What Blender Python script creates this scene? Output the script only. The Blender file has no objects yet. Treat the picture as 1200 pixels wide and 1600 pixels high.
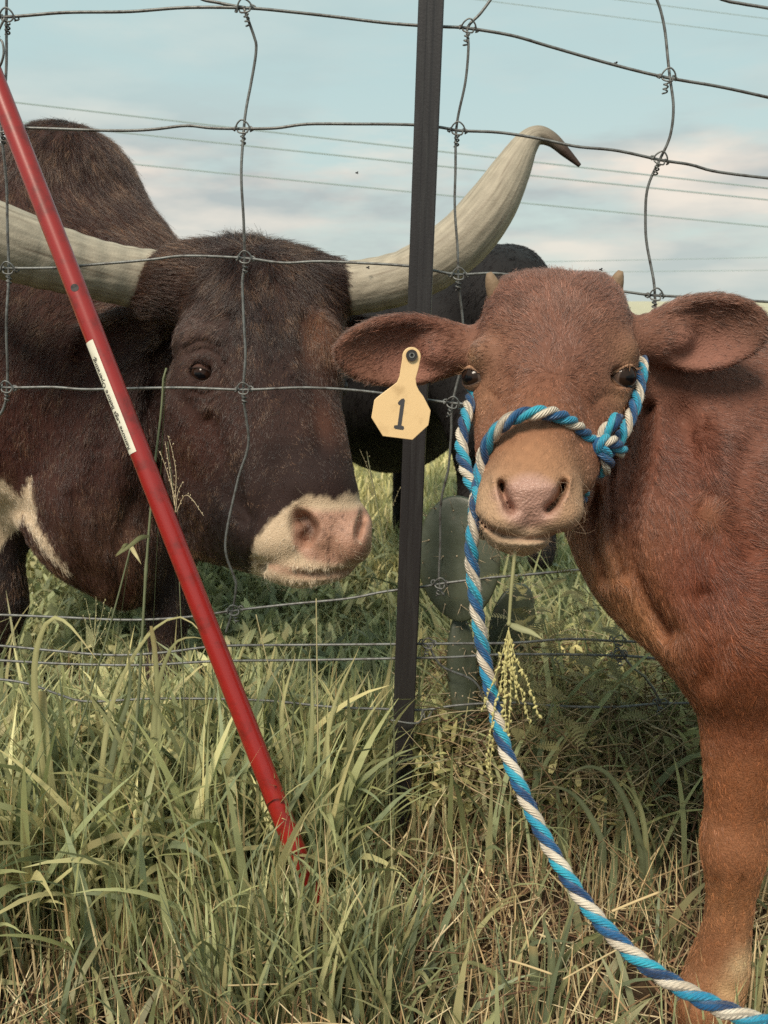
import bpy, math, random
import numpy as np
from mathutils import Vector

sc = bpy.context.scene
col = sc.collection
rng = np.random.default_rng(7)
random.seed(7)

# ------------------------------------------------------------------ camera
F = 1386.0                      # focal length in photo pixels (photo is 1200 x 1600)
H = 0.95
PITCH = math.radians(13.4)
CP, SP = math.cos(PITCH), math.sin(PITCH)
cd = bpy.data.cameras.new('camera')
cam = bpy.data.objects.new('camera', cd)
col.objects.link(cam)
cam.location = (0, 0, H)
cam.rotation_euler = (math.radians(90) - PITCH, 0, 0)
cd.sensor_fit = 'VERTICAL'
cd.sensor_height = 24.0
cd.sensor_width = 18.0
cd.lens = 24.0 * F / 1600.0
cd.clip_start = 0.02
cd.clip_end = 3000
cd.dof.use_dof = True
cd.dof.focus_distance = 1.12
cd.dof.aperture_fstop = 8.0
sc.camera = cam
sc.view_settings.view_transform = 'Standard'
sc.view_settings.look = 'None'
sc.view_settings.gamma = 1.0
sc.view_settings.exposure = 1.50
sc.render.engine = 'CYCLES'
sc.cycles.use_denoising = False
sc.cycles.max_bounces = 6
sc.cycles.transparent_max_bounces = 6

# ------------------------------------------------------------------ sky and sun
SUN_EL, SUN_AZ = math.radians(52), math.radians(205)     # azimuth clockwise from +y
w = bpy.data.worlds.new('World')
sc.world = w
w.use_nodes = True
nt = w.node_tree
nt.nodes.clear()
def N(t, **kw):
    n = nt.nodes.new(t)
    for k, v in kw.items():
        setattr(n, k, v)
    return n
def L(a, b): nt.links.new(a, b)
out = N('ShaderNodeOutputWorld')
bg = N('ShaderNodeBackground')
bg.inputs['Strength'].default_value = 0.055
sky = N('ShaderNodeTexSky', sky_type='NISHITA')
sky.sun_disc = False
sky.sun_elevation = SUN_EL
sky.sun_rotation = SUN_AZ
sky.air_density = 1.0
sky.dust_density = 2.5
sky.ozone_density = 1.0
tint = N('ShaderNodeMix', data_type='RGBA', blend_type='MIX')   # thin high veil: pulls the blue to a pale teal
tint.inputs[0].default_value = 0.85
tint.inputs[7].default_value = (3.45, 4.55, 4.35, 1)
L(sky.outputs[0], tint.inputs[6])
# pale summer haze towards the horizon
hz = N('ShaderNodeMix', data_type='RGBA', blend_type='MIX')
hz.inputs[7].default_value = (4.6, 4.75, 4.35, 1)
tc = N('ShaderNodeTexCoord')
sep = N('ShaderNodeSeparateXYZ')
L(tc.outputs['Generated'], sep.inputs[0])
mp = N('ShaderNodeMapping')
mp.inputs['Scale'].default_value = (2.0, 2.0, 9.0)
mp.inputs['Location'].default_value = (0.35, 0.2, 0.1)
L(tc.outputs['Generated'], mp.inputs[0])
nz = N('ShaderNodeTexNoise')
nz.inputs['Scale'].default_value = 1.6
nz.inputs['Detail'].default_value = 8
nz.inputs['Roughness'].default_value = 0.58
L(mp.outputs[0], nz.inputs['Vector'])
cr = N('ShaderNodeValToRGB')
cr.color_ramp.elements[0].position = 0.42
cr.color_ramp.elements[1].position = 0.56
L(nz.outputs['Fac'], cr.inputs[0])
band = N('ShaderNodeValToRGB')                 # clouds lie low over the horizon
e = band.color_ramp.elements
e[0].position = 0.0; e[0].color = (0.35, 0.35, 0.35, 1)
e[1].position = 0.40; e[1].color = (0.0, 0.0, 0.0, 1)
x = e.new(0.04); x.color = (0.6, 0.6, 0.6, 1)
x = e.new(0.13); x.color = (1, 1, 1, 1)
x = e.new(0.20); x.color = (0.25, 0.25, 0.25, 1)
L(sep.outputs['Z'], band.inputs[0])
mul = N('ShaderNodeMath', operation='MULTIPLY')
L(cr.outputs[0], mul.inputs[0]); L(band.outputs[0], mul.inputs[1])
# cloud colour: grey undersides, warm lit tops
nz2 = N('ShaderNodeTexNoise')
nz2.inputs['Scale'].default_value = 2.4
nz2.inputs['Detail'].default_value = 6
mp2 = N('ShaderNodeMapping')
mp2.inputs['Scale'].default_value = (2.0, 2.0, 8.0)
mp2.inputs['Location'].default_value = (1.35, 0.2, -0.15)
L(tc.outputs['Generated'], mp2.inputs[0]); L(mp2.outputs[0], nz2.inputs['Vector'])
cr2 = N('ShaderNodeValToRGB')
cr2.color_ramp.elements[0].position = 0.40; cr2.color_ramp.elements[0].color = (3.05, 3.35, 3.35, 1)
cr2.color_ramp.elements[1].position = 0.62; cr2.color_ramp.elements[1].color = (5.9, 5.25, 4.55, 1)
L(nz2.outputs['Fac'], cr2.inputs[0])
mixc = N('ShaderNodeMix', data_type='RGBA', blend_type='MIX')
hr = N('ShaderNodeMapRange'); hr.inputs['From Min'].default_value = 0.0; hr.inputs['From Max'].default_value = 0.22
hr.inputs['To Min'].default_value = 0.55; hr.inputs['To Max'].default_value = 0.0
L(sep.outputs['Z'], hr.inputs['Value']); L(hr.outputs[0], hz.inputs[0]); L(tint.outputs[2], hz.inputs[6])
L(mul.outputs[0], mixc.inputs[0]); L(hz.outputs[2], mixc.inputs[6]); L(cr2.outputs[0], mixc.inputs[7])
L(mixc.outputs[2], bg.inputs['Color'])
L(bg.outputs[0], out.inputs['Surface'])

sd = bpy.data.lights.new('sun', 'SUN')
sd.energy = 1.5
sd.angle = math.radians(18)
sd.color = (1.0, 0.88, 0.72)
sun = bpy.data.objects.new('sun', sd)
col.objects.link(sun)
sdir = Vector((math.sin(SUN_AZ) * math.cos(SUN_EL), math.cos(SUN_AZ) * math.cos(SUN_EL), math.sin(SUN_EL)))
sun.rotation_euler = sdir.to_track_quat('Z', 'Y').to_euler()
sun.location = (0, 0, 10)

# ------------------------------------------------------------------ helpers
def W(px, py, t):
    """photo pixel and depth along the view axis -> point in the place (metres)"""
    u = (px - 600.0) / F; v = (800.0 - py) / F
    return np.array((t * u, t * (CP + v * SP), H + t * (v * CP - SP)))
def WY(px, py, Y):
    v = (800.0 - py) / F
    return W(px, py, Y / (CP + v * SP))
def WZ(px, py, z):
    v = (800.0 - py) / F
    return W(px, py, (z - H) / (v * CP - SP))
def project(P):
    d = P - np.array((0, 0, H))
    z = d[..., 1] * CP - d[..., 2] * SP
    up = d[..., 1] * SP + d[..., 2] * CP
    return 600 + F * d[..., 0] / z, 800 - F * up / z, z
AX = np.array(((1, 0, 0), (0, SP, CP), (0, CP, -SP)))     # right, up, forward
def lin(r, g, b):
    f = lambda c: (c / 255.0 / 12.92) if c / 255.0 < 0.04045 else ((c / 255.0 + 0.055) / 1.055) ** 2.4
    return np.array((f(r), f(g), f(b)))

def tag(o, label=None, cat=None, group=None, kind=None):
    if label: o['label'] = label
    if cat: o['category'] = cat
    if group: o['group'] = group
    if kind: o['kind'] = kind
    return o
def empty(name, loc):
    o = bpy.data.objects.new(name, None)
    o.empty_display_size = 0.05
    o.location = tuple(loc)
    col.objects.link(o)
    return o
def link(name, me, mat=None, parent=None):
    o = bpy.data.objects.new(name, me)
    col.objects.link(o)
    if mat is not None and len(me.materials) == 0:
        me.materials.append(mat)
    if parent is not None:
        o.parent = parent
        q = parent
        off = Vector((0, 0, 0))
        while q is not None:
            off += Vector(q.location)
            q = q.parent
        o.location = -off               # geometry is authored in place, in metres
    return o
def mesh_from(verts, faces, smooth=True, colors=None, uv=None, name='mesh'):
    """verts (n,3), faces (m,3|4) arrays -> mesh"""
    me = bpy.data.meshes.new(name)
    verts = np.asarray(verts, np.float32); faces = np.asarray(faces, np.int32)
    m, k = faces.shape
    me.vertices.add(len(verts)); me.vertices.foreach_set('co', verts.ravel())
    me.loops.add(m * k); me.loops.foreach_set('vertex_index', faces.ravel())
    me.polygons.add(m)
    me.polygons.foreach_set('loop_start', np.arange(0, m * k, k, dtype=np.int32))
    me.polygons.foreach_set('use_smooth', np.full(m, smooth))
    if colors is not None:
        a = me.attributes.new('col', 'FLOAT_COLOR', 'POINT')
        c = np.ones((len(verts), 4), np.float32); c[:, :3] = colors
        a.data.foreach_set('color', c.ravel())
    if uv is not None:
        l = me.uv_layers.new(name='UVMap')
        l.data.foreach_set('uv', np.asarray(uv, np.float32)[faces.ravel()].ravel())
    me.update(calc_edges=True)
    return me
def join_parts(parts):
    """list of (verts, faces4) -> one"""
    V, Fc, n = [], [], 0
    for v, f in parts:
        V.append(v); Fc.append(np.asarray(f) + n); n += len(v)
    return np.concatenate(V), np.concatenate(Fc)

def spline(pts, n):
    """Catmull-Rom through pts, n samples, roughly even in length"""
    p = np.asarray(pts, float)
    if len(p) == 2:
        s = np.linspace(0, 1, n)[:, None]
        return p[0] * (1 - s) + p[1] * s
    P = np.vstack((2 * p[0] - p[1], p, 2 * p[-1] - p[-2]))
    outp = []
    m = 40
    for i in range(1, len(P) - 2):
        t = np.linspace(0, 1, m, endpoint=False)[:, None]
        a, b, c, d = P[i - 1], P[i], P[i + 1], P[i + 2]
        outp.append(0.5 * (2 * b + (c - a) * t + (2 * a - 5 * b + 4 * c - d) * t ** 2 + (3 * b - a - 3 * c + d) * t ** 3))
    outp.append(P[-2][None])
    q = np.vstack(outp)
    ln = np.r_[0, np.cumsum(np.linalg.norm(np.diff(q[:, :3], axis=0), axis=1))]
    s = np.linspace(0, ln[-1], n)
    return np.stack([np.interp(s, ln, q[:, k]) for k in range(q.shape[1])], 1)
def frames(p):
    T = np.gradient(p, axis=0)
    T /= np.linalg.norm(T, axis=1, keepdims=True) + 1e-12
    n0 = np.cross(T[0], (0.13, 0.31, 0.94)); n0 /= np.linalg.norm(n0)
    Ns = [n0]
    for i in range(1, len(p)):
        v = Ns[-1] - T[i] * np.dot(Ns[-1], T[i])
        Ns.append(v / (np.linalg.norm(v) + 1e-12))
    Ns = np.array(Ns)
    return T, Ns, np.cross(T, Ns)
def tube(p, r, sides=8, caps=True, squash=None):
    """tube along points p with radius r (scalar or array) -> verts, quads, uv"""
    p = np.asarray(p, float); n = len(p)
    r = np.broadcast_to(np.asarray(r, float), (n,))
    T, A, B = frames(p)
    th = np.linspace(0, 2 * np.pi, sides, endpoint=False)
    ring = A[:, None] * np.cos(th)[None, :, None] + B[:, None] * np.sin(th)[None, :, None]
    V = (p[:, None] + ring * r[:, None, None]).reshape(-1, 3)
    ln = np.r_[0, np.cumsum(np.linalg.norm(np.diff(p, axis=0), axis=1))]
    uv = np.stack(np.broadcast_arrays(ln[:, None], (th / (2 * np.pi))[None]), -1).reshape(-1, 2)
    i = np.arange(n - 1)[:, None] * sides; j = np.arange(sides)[None]; j2 = (j + 1) % sides
    Fq = np.stack((i + j, i + j2, i + sides + j2, i + sides + j), -1).reshape(-1, 4)
    if caps:
        c0, c1 = len(V), len(V) + 1
        V = np.vstack((V, p[0], p[-1])); uv = np.vstack((uv, (0, 0), (ln[-1], 0)))
        j = np.arange(0, sides, 2)
        a = np.stack((np.full(len(j), c0), (j + 2) % sides, j + 1, j), -1)
        b = (n - 1) * sides
        d = np.stack((np.full(len(j), c1), b + j, b + j + 1, b + (j + 2) % sides), -1)
        Fq = np.vstack((Fq, a, d))
    return V, Fq, uv
def tube_obj(name, p, r, mat, parent=None, sides=8, colors=None):
    V, Fq, uv = tube(p, r, sides)
    return link(name, mesh_from(V, Fq, True, None, uv, name), mat, parent)
def hashn(P, s=1.0, seed=0.0):
    """cheap smooth 3-D noise in -1..1 (sum of rotated sines)"""
    P = np.asarray(P) * s
    x, y, z = P[..., 0], P[..., 1], P[..., 2]
    a = np.sin(1.7 * x + 2.3 * y + 1.1 * z + seed) + np.sin(-2.9 * x + 1.3 * y + 2.1 * z + 1.7 * seed + 1.0)
    b = np.sin(2.2 * x - 1.9 * y + 3.1 * z + 0.6 * seed + 2.0 + a) + np.sin(3.7 * x + 0.9 * y - 2.7 * z + 2.3 * seed + 0.7 * a)
    return (a + b) / 4.0

# ------------------------------------------------------------------ materials
def mat(name, base=(0.5, 0.5, 0.5), rough=0.7, metal=0.0, attr=None, noise=None, bump=None, spec=0.5, translucent=0.0, sheen=0.0, coat=0.0, stretch=None):
    """noise=(scale, other colour, lo, hi); bump=(scale, strength, distance)"""
    m = bpy.data.materials.new(name); m.use_nodes = True
    t = m.node_tree; b = t.nodes['Principled BSDF']
    b.inputs['Roughness'].default_value = rough
    b.inputs['Metallic'].default_value = metal
    b.inputs['Specular IOR Level'].default_value = spec
    b.inputs['Sheen Weight'].default_value = sheen
    b.inputs['Coat Weight'].default_value = coat
    if attr:
        a = t.nodes.new('ShaderNodeAttribute'); a.attribute_name = attr
        c = a.outputs['Color']
    else:
        a = t.nodes.new('ShaderNodeRGB'); a.outputs[0].default_value = (*base, 1)
        c = a.outputs[0]
    tcn = t.nodes.new('ShaderNodeTexCoord')
    if noise:
        s, oc, lo, hi = noise
        nn = t.nodes.new('ShaderNodeTexNoise'); nn.inputs['Scale'].default_value = s; nn.inputs['Detail'].default_value = 6
        nn.inputs['Roughness'].default_value = 0.62
        if stretch:
            sm = t.nodes.new('ShaderNodeMapping'); sm.inputs['Scale'].default_value = stretch
            t.links.new(tcn.outputs['Object'], sm.inputs[0]); t.links.new(sm.outputs[0], nn.inputs['Vector'])
        else:
            t.links.new(tcn.outputs['Object'], nn.inputs['Vector'])
        r = t.nodes.new('ShaderNodeValToRGB'); r.color_ramp.elements[0].position = lo; r.color_ramp.elements[1].position = hi
        t.links.new(nn.outputs['Fac'], r.inputs[0])
        mx = t.nodes.new('ShaderNodeMix'); mx.data_type = 'RGBA'
        t.links.new(r.outputs[0], mx.inputs[0]); t.links.new(c, mx.inputs[6]); mx.inputs[7].default_value = (*oc, 1)
        c = mx.outputs[2]
    t.links.new(c, b.inputs['Base Color'])
    if bump:
        s, st, di = bump
        nn = t.nodes.new('ShaderNodeTexNoise'); nn.inputs['Scale'].default_value = s; nn.inputs['Detail'].default_value = 5
        t.links.new(tcn.outputs['Object'], nn.inputs['Vector'])
        bp = t.nodes.new('ShaderNodeBump'); bp.inputs['Strength'].default_value = st; bp.inputs['Distance'].default_value = di
        t.links.new(nn.outputs['Fac'], bp.inputs['Height']); t.links.new(bp.outputs[0], b.inputs['Normal'])
    if translucent:
        tr = t.nodes.new('ShaderNodeBsdfTranslucent'); t.links.new(c, tr.inputs['Color'])
        ms = t.nodes.new('ShaderNodeMixShader'); ms.inputs[0].default_value = translucent
        t.links.new(b.outputs[0], ms.inputs[1]); t.links.new(tr.outputs[0], ms.inputs[2])
        t.links.new(ms.outputs[0], t.nodes['Material Output'].inputs['Surface'])
    return m
M = {}
M['blade'] = mat('blade', attr='col', rough=0.5, spec=0.35, translucent=0.3)
M['straw'] = mat('straw', attr='col', rough=0.75, spec=0.2)
M['skin'] = mat('hide', attr='col', rough=0.75, spec=0.35, bump=(400, 0.75, 0.0027))
def _wet(m):
    t = m.node_tree; a = t.nodes.new('ShaderNodeAttribute'); a.attribute_name = 'wet'
    r = t.nodes.new('ShaderNodeMapRange'); r.inputs['To Min'].default_value = 0.78; r.inputs['To Max'].default_value = 0.22
    t.links.new(a.outputs['Fac'], r.inputs['Value']); t.links.new(r.outputs[0], t.nodes['Principled BSDF'].inputs['Roughness'])
_wet(M['skin'])
def hair_mat(spec=0.6):
    m = bpy.data.materials.new('coat'); m.use_nodes = True
    t = m.node_tree
    h = t.nodes.new('ShaderNodeBsdfHairPrincipled'); h.model = 'CHIANG'; h.parametrization = 'COLOR'
    a = t.nodes.new('ShaderNodeAttribute'); a.attribute_name = 'col'
    t.links.new(a.outputs['Color'], h.inputs['Color'])
    h.inputs['Roughness'].default_value = 0.38; h.inputs['Radial Roughness'].default_value = 0.55
    h.inputs['Coat'].default_value = 0.0; h.inputs['IOR'].default_value = 1.45
    b = t.nodes['Principled BSDF']; t.links.new(a.outputs['Color'], b.inputs['Base Color'])
    b.inputs['Roughness'].default_value = 0.38; b.inputs['Specular IOR Level'].default_value = spec
    ms = t.nodes.new('ShaderNodeMixShader'); ms.inputs[0].default_value = 0.25
    t.links.new(b.outputs[0], ms.inputs[1]); t.links.new(h.outputs[0], ms.inputs[2])
    t.links.new(ms.outputs[0], t.nodes['Material Output'].inputs['Surface'])
    return m
M['fur'] = hair_mat()
M['black_fur'] = hair_mat(0.12)
M['wire'] = mat('galvanised_wire', (0.17, 0.175, 0.17), 0.5, 0.45, noise=(90, (0.07, 0.06, 0.055), 0.45, 0.7), bump=(600, 0.3, 0.001))
M['post'] = mat('dark_steel', (0.024, 0.021, 0.022), 0.40, 0.15, noise=(170, (0.040, 0.038, 0.038), 0.50, 0.78), bump=(300, 0.25, 0.001), stretch=(1, 1, 0.07))
M['red'] = mat('red_paint', (0.27, 0.012, 0.009), 0.36, 0.0, noise=(34, (0.13, 0.012, 0.008), 0.50, 0.72), bump=(300, 0.08, 0.0006), coat=0.25)
M['dark'] = mat('black_ink', (0.018, 0.014, 0.014), 0.6)
M['sticker'] = mat('sticker', (0.72, 0.69, 0.57), 0.5, noise=(60, (0.62, 0.58, 0.46), 0.5, 0.8))
M['tag'] = mat('tag_plastic', (0.80, 0.56, 0.29), 0.45, noise=(45, (0.52, 0.34, 0.16), 0.56, 0.82), bump=(200, 0.15, 0.0006), translucent=0.1)
M['horn'] = mat('horn', attr='col', rough=0.6, spec=0.25, noise=(320, (0.16, 0.12, 0.09), 0.60, 0.80), bump=(220, 0.4, 0.002))
M['eye'] = mat('eye', attr='col', rough=0.14, spec=0.22)
M['cactus'] = mat('cactus_skin', (0.055, 0.064, 0.040), 0.45, noise=(48, (0.095, 0.080, 0.050), 0.60, 0.74), bump=(40, 0.3, 0.004))
M['spine'] = mat('spine', (0.42, 0.33, 0.22), 0.6)
M['cable'] = mat('cable', (0.26, 0.33, 0.34), 0.8)
M['seed'] = mat('seed', (0.42, 0.40, 0.20), 0.7, translucent=0.2)

# ------------------------------------------------------------------ ground
def ground_z(x, y):
    return 0.018 * np.sin(2.1 * x + 0.7) * np.sin(1.7 * y) + 0.010 * np.sin(5.3 * x + 2.2 * y)
def make_ground():
    xs = np.r_[-1500, -400, -120, -40, np.linspace(-12, 12, 97), 40, 120, 400, 1500]
    ys = np.r_[-1500, -300, -60, -10, np.linspace(-3, 16, 77), 24, 40, 80, 160, 400, 1500]
    X, Y = np.meshgrid(xs, ys, indexing='ij')
    Z = ground_z(X, Y) * np.exp(-((np.hypot(X, Y) / 14) ** 2))
    V = np.stack((X, Y, Z), -1).reshape(-1, 3)
    nx, ny = X.shape
    i, j = np.meshgrid(np.arange(nx - 1), np.arange(ny - 1), indexing='ij')
    a = (i * ny + j).ravel()
    me = mesh_from(V, np.stack((a, a + ny, a + ny + 1, a + 1), -1), True, name='ground')
    m = bpy.data.materials.new('pasture_soil'); m.use_nodes = True
    t = m.node_tree; b = t.nodes['Principled BSDF']; b.inputs['Roughness'].default_value = 0.95
    b.inputs['Specular IOR Level'].default_value = 0.1
    tcn = t.nodes.new('ShaderNodeTexCoord')
    def noise(s, d):
        n = t.nodes.new('ShaderNodeTexNoise'); n.inputs['Scale'].default_value = s; n.inputs['Detail'].default_value = d
        n.inputs['Roughness'].default_value = 0.65
        t.links.new(tcn.outputs['Object'], n.inputs['Vector']); return n
    def ramp(f, stops):
        r = t.nodes.new('ShaderNodeValToRGB'); el = r.color_ramp.elements
        for k, (p, c) in enumerate(stops):
            q = el[k] if k < 2 else el.new(p)
            q.position = p; q.color = (*c, 1)
        t.links.new(f, r.inputs[0]); return r.outputs[0]
    soil = ramp(noise(30, 8).outputs['Fac'], [(0.35, (0.030, 0.018, 0.012)), (0.70, (0.11, 0.075, 0.045))])
    field = ramp(noise(3.5, 8).outputs['Fac'], [(0.36, (0.16, 0.165, 0.075)), (0.66, (0.36, 0.34, 0.18))])
    # beyond the trampled strip along the fence the sward closes over the soil
    sp = t.nodes.new('ShaderNodeSeparateXYZ'); t.links.new(tcn.outputs['Object'], sp.inputs[0])
    mr = t.nodes.new('ShaderNodeMapRange'); mr.inputs['From Min'].default_value = 2.0; mr.inputs['From Max'].default_value = 3.4
    t.links.new(sp.outputs['Y'], mr.inputs['Value'])
    mx = t.nodes.new('ShaderNodeMix'); mx.data_type = 'RGBA'
    t.links.new(mr.outputs[0], mx.inputs[0]); t.links.new(soil, mx.inputs[6]); t.links.new(field, mx.inputs[7])
    far_haze = ramp(noise(0.35, 6).outputs['Fac'], [(0.35, (0.38, 0.36, 0.26)), (0.65, (0.48, 0.45, 0.33))])     # distance haze painted into the far field as a paler base colour
    mr2 = t.nodes.new('ShaderNodeMapRange'); mr2.inputs['From Min'].default_value = 14.0; mr2.inputs['From Max'].default_value = 45.0
    t.links.new(sp.outputs['Y'], mr2.inputs['Value'])
    mx2 = t.nodes.new('ShaderNodeMix'); mx2.data_type = 'RGBA'
    t.links.new(mr2.outputs[0], mx2.inputs[0]); t.links.new(mx.outputs[2], mx2.inputs[6]); t.links.new(far_haze, mx2.inputs[7])
    t.links.new(mx2.outputs[2], b.inputs['Base Color'])
    bp = t.nodes.new('ShaderNodeBump'); bp.inputs['Strength'].default_value = 0.8; bp.inputs['Distance'].default_value = 0.02
    t.links.new(noise(45, 8).outputs['Fac'], bp.inputs['Height']); t.links.new(bp.outputs[0], b.inputs['Normal'])
    o = link('ground', me, m); o['kind'] = 'structure'
make_ground()

# ------------------------------------------------------------------ implicit bodies
def set_wet(me, wv):
    a = me.attributes.new('wet', 'FLOAT', 'POINT'); a.data.foreach_set('value', np.asarray(wv, np.float32))
class Body:
    """signed distance on a rectilinear grid: smooth unions of tapered limbs and ellipsoids, then sculpt strokes"""
    def __init__(s, xs, ys, zs):
        s.ax = [np.asarray(a, np.float32) for a in (xs, ys, zs)]
        s.D = np.full([len(a) for a in s.ax], 0.3, np.float32)
    def sub(s, lo, hi, m):
        sl = []
        for k in range(3):
            a = np.searchsorted(s.ax[k], lo[k] - m); b = np.searchsorted(s.ax[k], hi[k] + m)
            sl.append(slice(max(a, 0), max(b, 1)))
        sl = tuple(sl)
        P = [s.ax[0][sl[0]][:, None, None], s.ax[1][sl[1]][None, :, None], s.ax[2][sl[2]][None, None, :]]
        return sl, P
    def blend(s, sl, d, k, op):
        D = s.D[sl]
        if D.size == 0: return
        if op == 'add':
            h = np.maximum(k - np.abs(D - d), 0) / k
            s.D[sl] = np.minimum(D, d) - h * h * k * 0.25
        else:
            h = np.maximum(k - np.abs(D + d), 0) / k
            s.D[sl] = np.maximum(D, -d) + h * h * k * 0.25
    def cap(s, a, b, ra, rb, k=0.02, op='add'):
        a = np.asarray(a, np.float32); b = np.asarray(b, np.float32)
        r = max(ra, rb)
        sl, P = s.sub(np.minimum(a, b) - r, np.maximum(a, b) + r, k + 0.03)
        v = b - a; q = float(v @ v) + 1e-9
        t = ((P[0] - a[0]) * v[0] + (P[1] - a[1]) * v[1] + (P[2] - a[2]) * v[2]) / q
        t = np.clip(t, 0, 1)
        d = np.sqrt((P[0] - a[0] - t * v[0]) ** 2 + (P[1] - a[1] - t * v[1]) ** 2 + (P[2] - a[2] - t * v[2]) ** 2) - (ra + (rb - ra) * t)
        s.blend(sl, d.astype(np.float32), k, op)
    def ell(s, c, rad, R=None, k=0.02, op='add'):
        c = np.asarray(c, np.float32); R = AX if R is None else R
        m = max(rad)
        sl, P = s.sub(c - m, c + m, k + 0.03)
        k0 = 0; k1 = 0
        for i in range(3):
            q = (P[0] - c[0]) * R[i][0] + (P[1] - c[1]) * R[i][1] + (P[2] - c[2]) * R[i][2]
            k0 = k0 + (q / rad[i]) ** 2; k1 = k1 + (q / rad[i] ** 2) ** 2
        k0 = np.sqrt(k0); k1 = np.sqrt(k1)
        d = k0 * (k0 - 1) / (k1 + 1e-6)
        s.blend(sl, d.astype(np.float32), k, op)
    # same, written with photo landmarks: (px, py, t) and pixel radii
    def pcap(s, a, b, ra, rb, k=0.02, op='add'):
        s.cap(W(*a), W(*b), ra * a[2] / F, rb * b[2] / F, k, op)
    def limb(s, pts, rads, k=0.02):
        pts = np.asarray(pts, np.float32); m = max(rads)
        sl, P = s.sub(pts.min(0) - m, pts.max(0) + m, k + 0.03)
        d = None
        for i in range(len(pts) - 1):
            a, b = pts[i], pts[i + 1]; v = b - a; q = float(v @ v) + 1e-9
            t = np.clip(((P[0] - a[0]) * v[0] + (P[1] - a[1]) * v[1] + (P[2] - a[2]) * v[2]) / q, 0, 1)
            e_ = np.sqrt((P[0] - a[0] - t * v[0]) ** 2 + (P[1] - a[1] - t * v[1]) ** 2 + (P[2] - a[2] - t * v[2]) ** 2) - (rads[i] + (rads[i + 1] - rads[i]) * t)
            if d is None: d = e_
            else:
                h = np.maximum(0.008 - np.abs(d - e_), 0) / 0.008
                d = np.minimum(d, e_) - h * h * 0.002
        s.blend(sl, d.astype(np.float32), k, 'add')
    def pchain(s, pts, k=0.02):
        # resample so radii and bends change gradually
        q = spline([list(W(*p[:3])) + [p[3] * p[2] / F] for p in pts], 4 * len(pts)) if len(pts) > 2 else np.array([list(W(*p[:3])) + [p[3] * p[2] / F] for p in pts])
        s.limb(q[:, :3], q[:, 3], k)
    def pell(s, c, rx, ry, dep, roll=0.0, k=0.02, op='add', yaw=0.0):
        t = c[2]
        s.ell(W(*c), (rx * t / F, ry * t / F, dep), axes(roll, yaw), k, op)
    def stroke(s, pts, wpx, amp, trange, closed=False):
        """groove (amp > 0) or ridge (amp < 0) along a line drawn over the front of the body between two depths"""
        pts = np.asarray(pts, float)
        if closed: pts = np.vstack((pts, pts[:1]))
        pts = spline(pts, max(12, 6 * len(pts)))
        lo = np.min([np.minimum(W(*p[:2], trange[0]), W(*p[:2], trange[1])) for p in pts], 0)
        hi = np.max([np.maximum(W(*p[:2], trange[0]), W(*p[:2], trange[1])) for p in pts], 0)
        sl, P = s.sub(lo, hi, 0.02)
        D = s.D[sl]
        idx = np.nonzero(np.abs(D) < 0.035)
        Q = np.stack((P[0].ravel()[idx[0]], P[1].ravel()[idx[1]], P[2].ravel()[idx[2]]), -1)
        u, v, t = project(Q)
        best = np.full(len(u), 1e9)
        fac = np.zeros(len(u))
        for a, b in zip(pts[:-1], pts[1:]):
            dx, dy = b[0] - a[0], b[1] - a[1]
            q = np.clip(((u - a[0]) * dx + (v - a[1]) * dy) / (dx * dx + dy * dy + 1e-9), 0, 1)
            best = np.minimum(best, (u - a[0] - q * dx) ** 2 + (v - a[1] - q * dy) ** 2)
        g = np.exp(-best / (wpx * wpx))
        e = 0.01
        g *= np.clip((t - trange[0]) / e + 1, 0, 1) * np.clip((trange[1] - t) / e + 1, 0, 1)
        D[idx] += (amp * g).astype(np.float32)
    def extract(s, smooth=2):
        D = s.D; xs, ys, zs = s.ax
        S = D < 0
        c = np.zeros([n - 1 for n in D.shape], np.uint8)
        for i in (0, 1):
            for j in (0, 1):
                for k in (0, 1):
                    c += S[i:D.shape[0] - 1 + i, j:D.shape[1] - 1 + j, k:D.shape[2] - 1 + k]
        I, J, K = np.nonzero((c > 0) & (c < 8))
        n = len(I)
        cv = {}
        for i in (0, 1):
            for j in (0, 1):
                for k in (0, 1):
                    cv[i, j, k] = D[I + i, J + j, K + k].astype(np.float64)
        acc = np.zeros((n, 3)); cnt = np.zeros(n)
        for axn in range(3):
            for p in (0, 1):
                for q in (0, 1):
                    a = [0, 0, 0]; o = [m for m in range(3) if m != axn]
                    a[o[0]] = p; a[o[1]] = q
                    b = list(a); b[axn] = 1
                    va, vb = cv[tuple(a)], cv[tuple(b)]
                    cr_ = (va < 0) != (vb < 0)
                    t = np.where(cr_, va / (va - vb + 1e-20 * (va == vb)), 0)
                    pt = np.tile(np.array(a, float), (n, 1)); pt[:, axn] = t
                    acc += pt * cr_[:, None]; cnt += cr_
        u = acc / cnt[:, None]
        V = np.stack((xs[I] + u[:, 0] * (xs[I + 1] - xs[I]), ys[J] + u[:, 1] * (ys[J + 1] - ys[J]), zs[K] + u[:, 2] * (zs[K + 1] - zs[K])), -1)
        ids = np.full(c.shape, -1, np.int32); ids[I, J, K] = np.arange(n)
        quads = []
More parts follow.
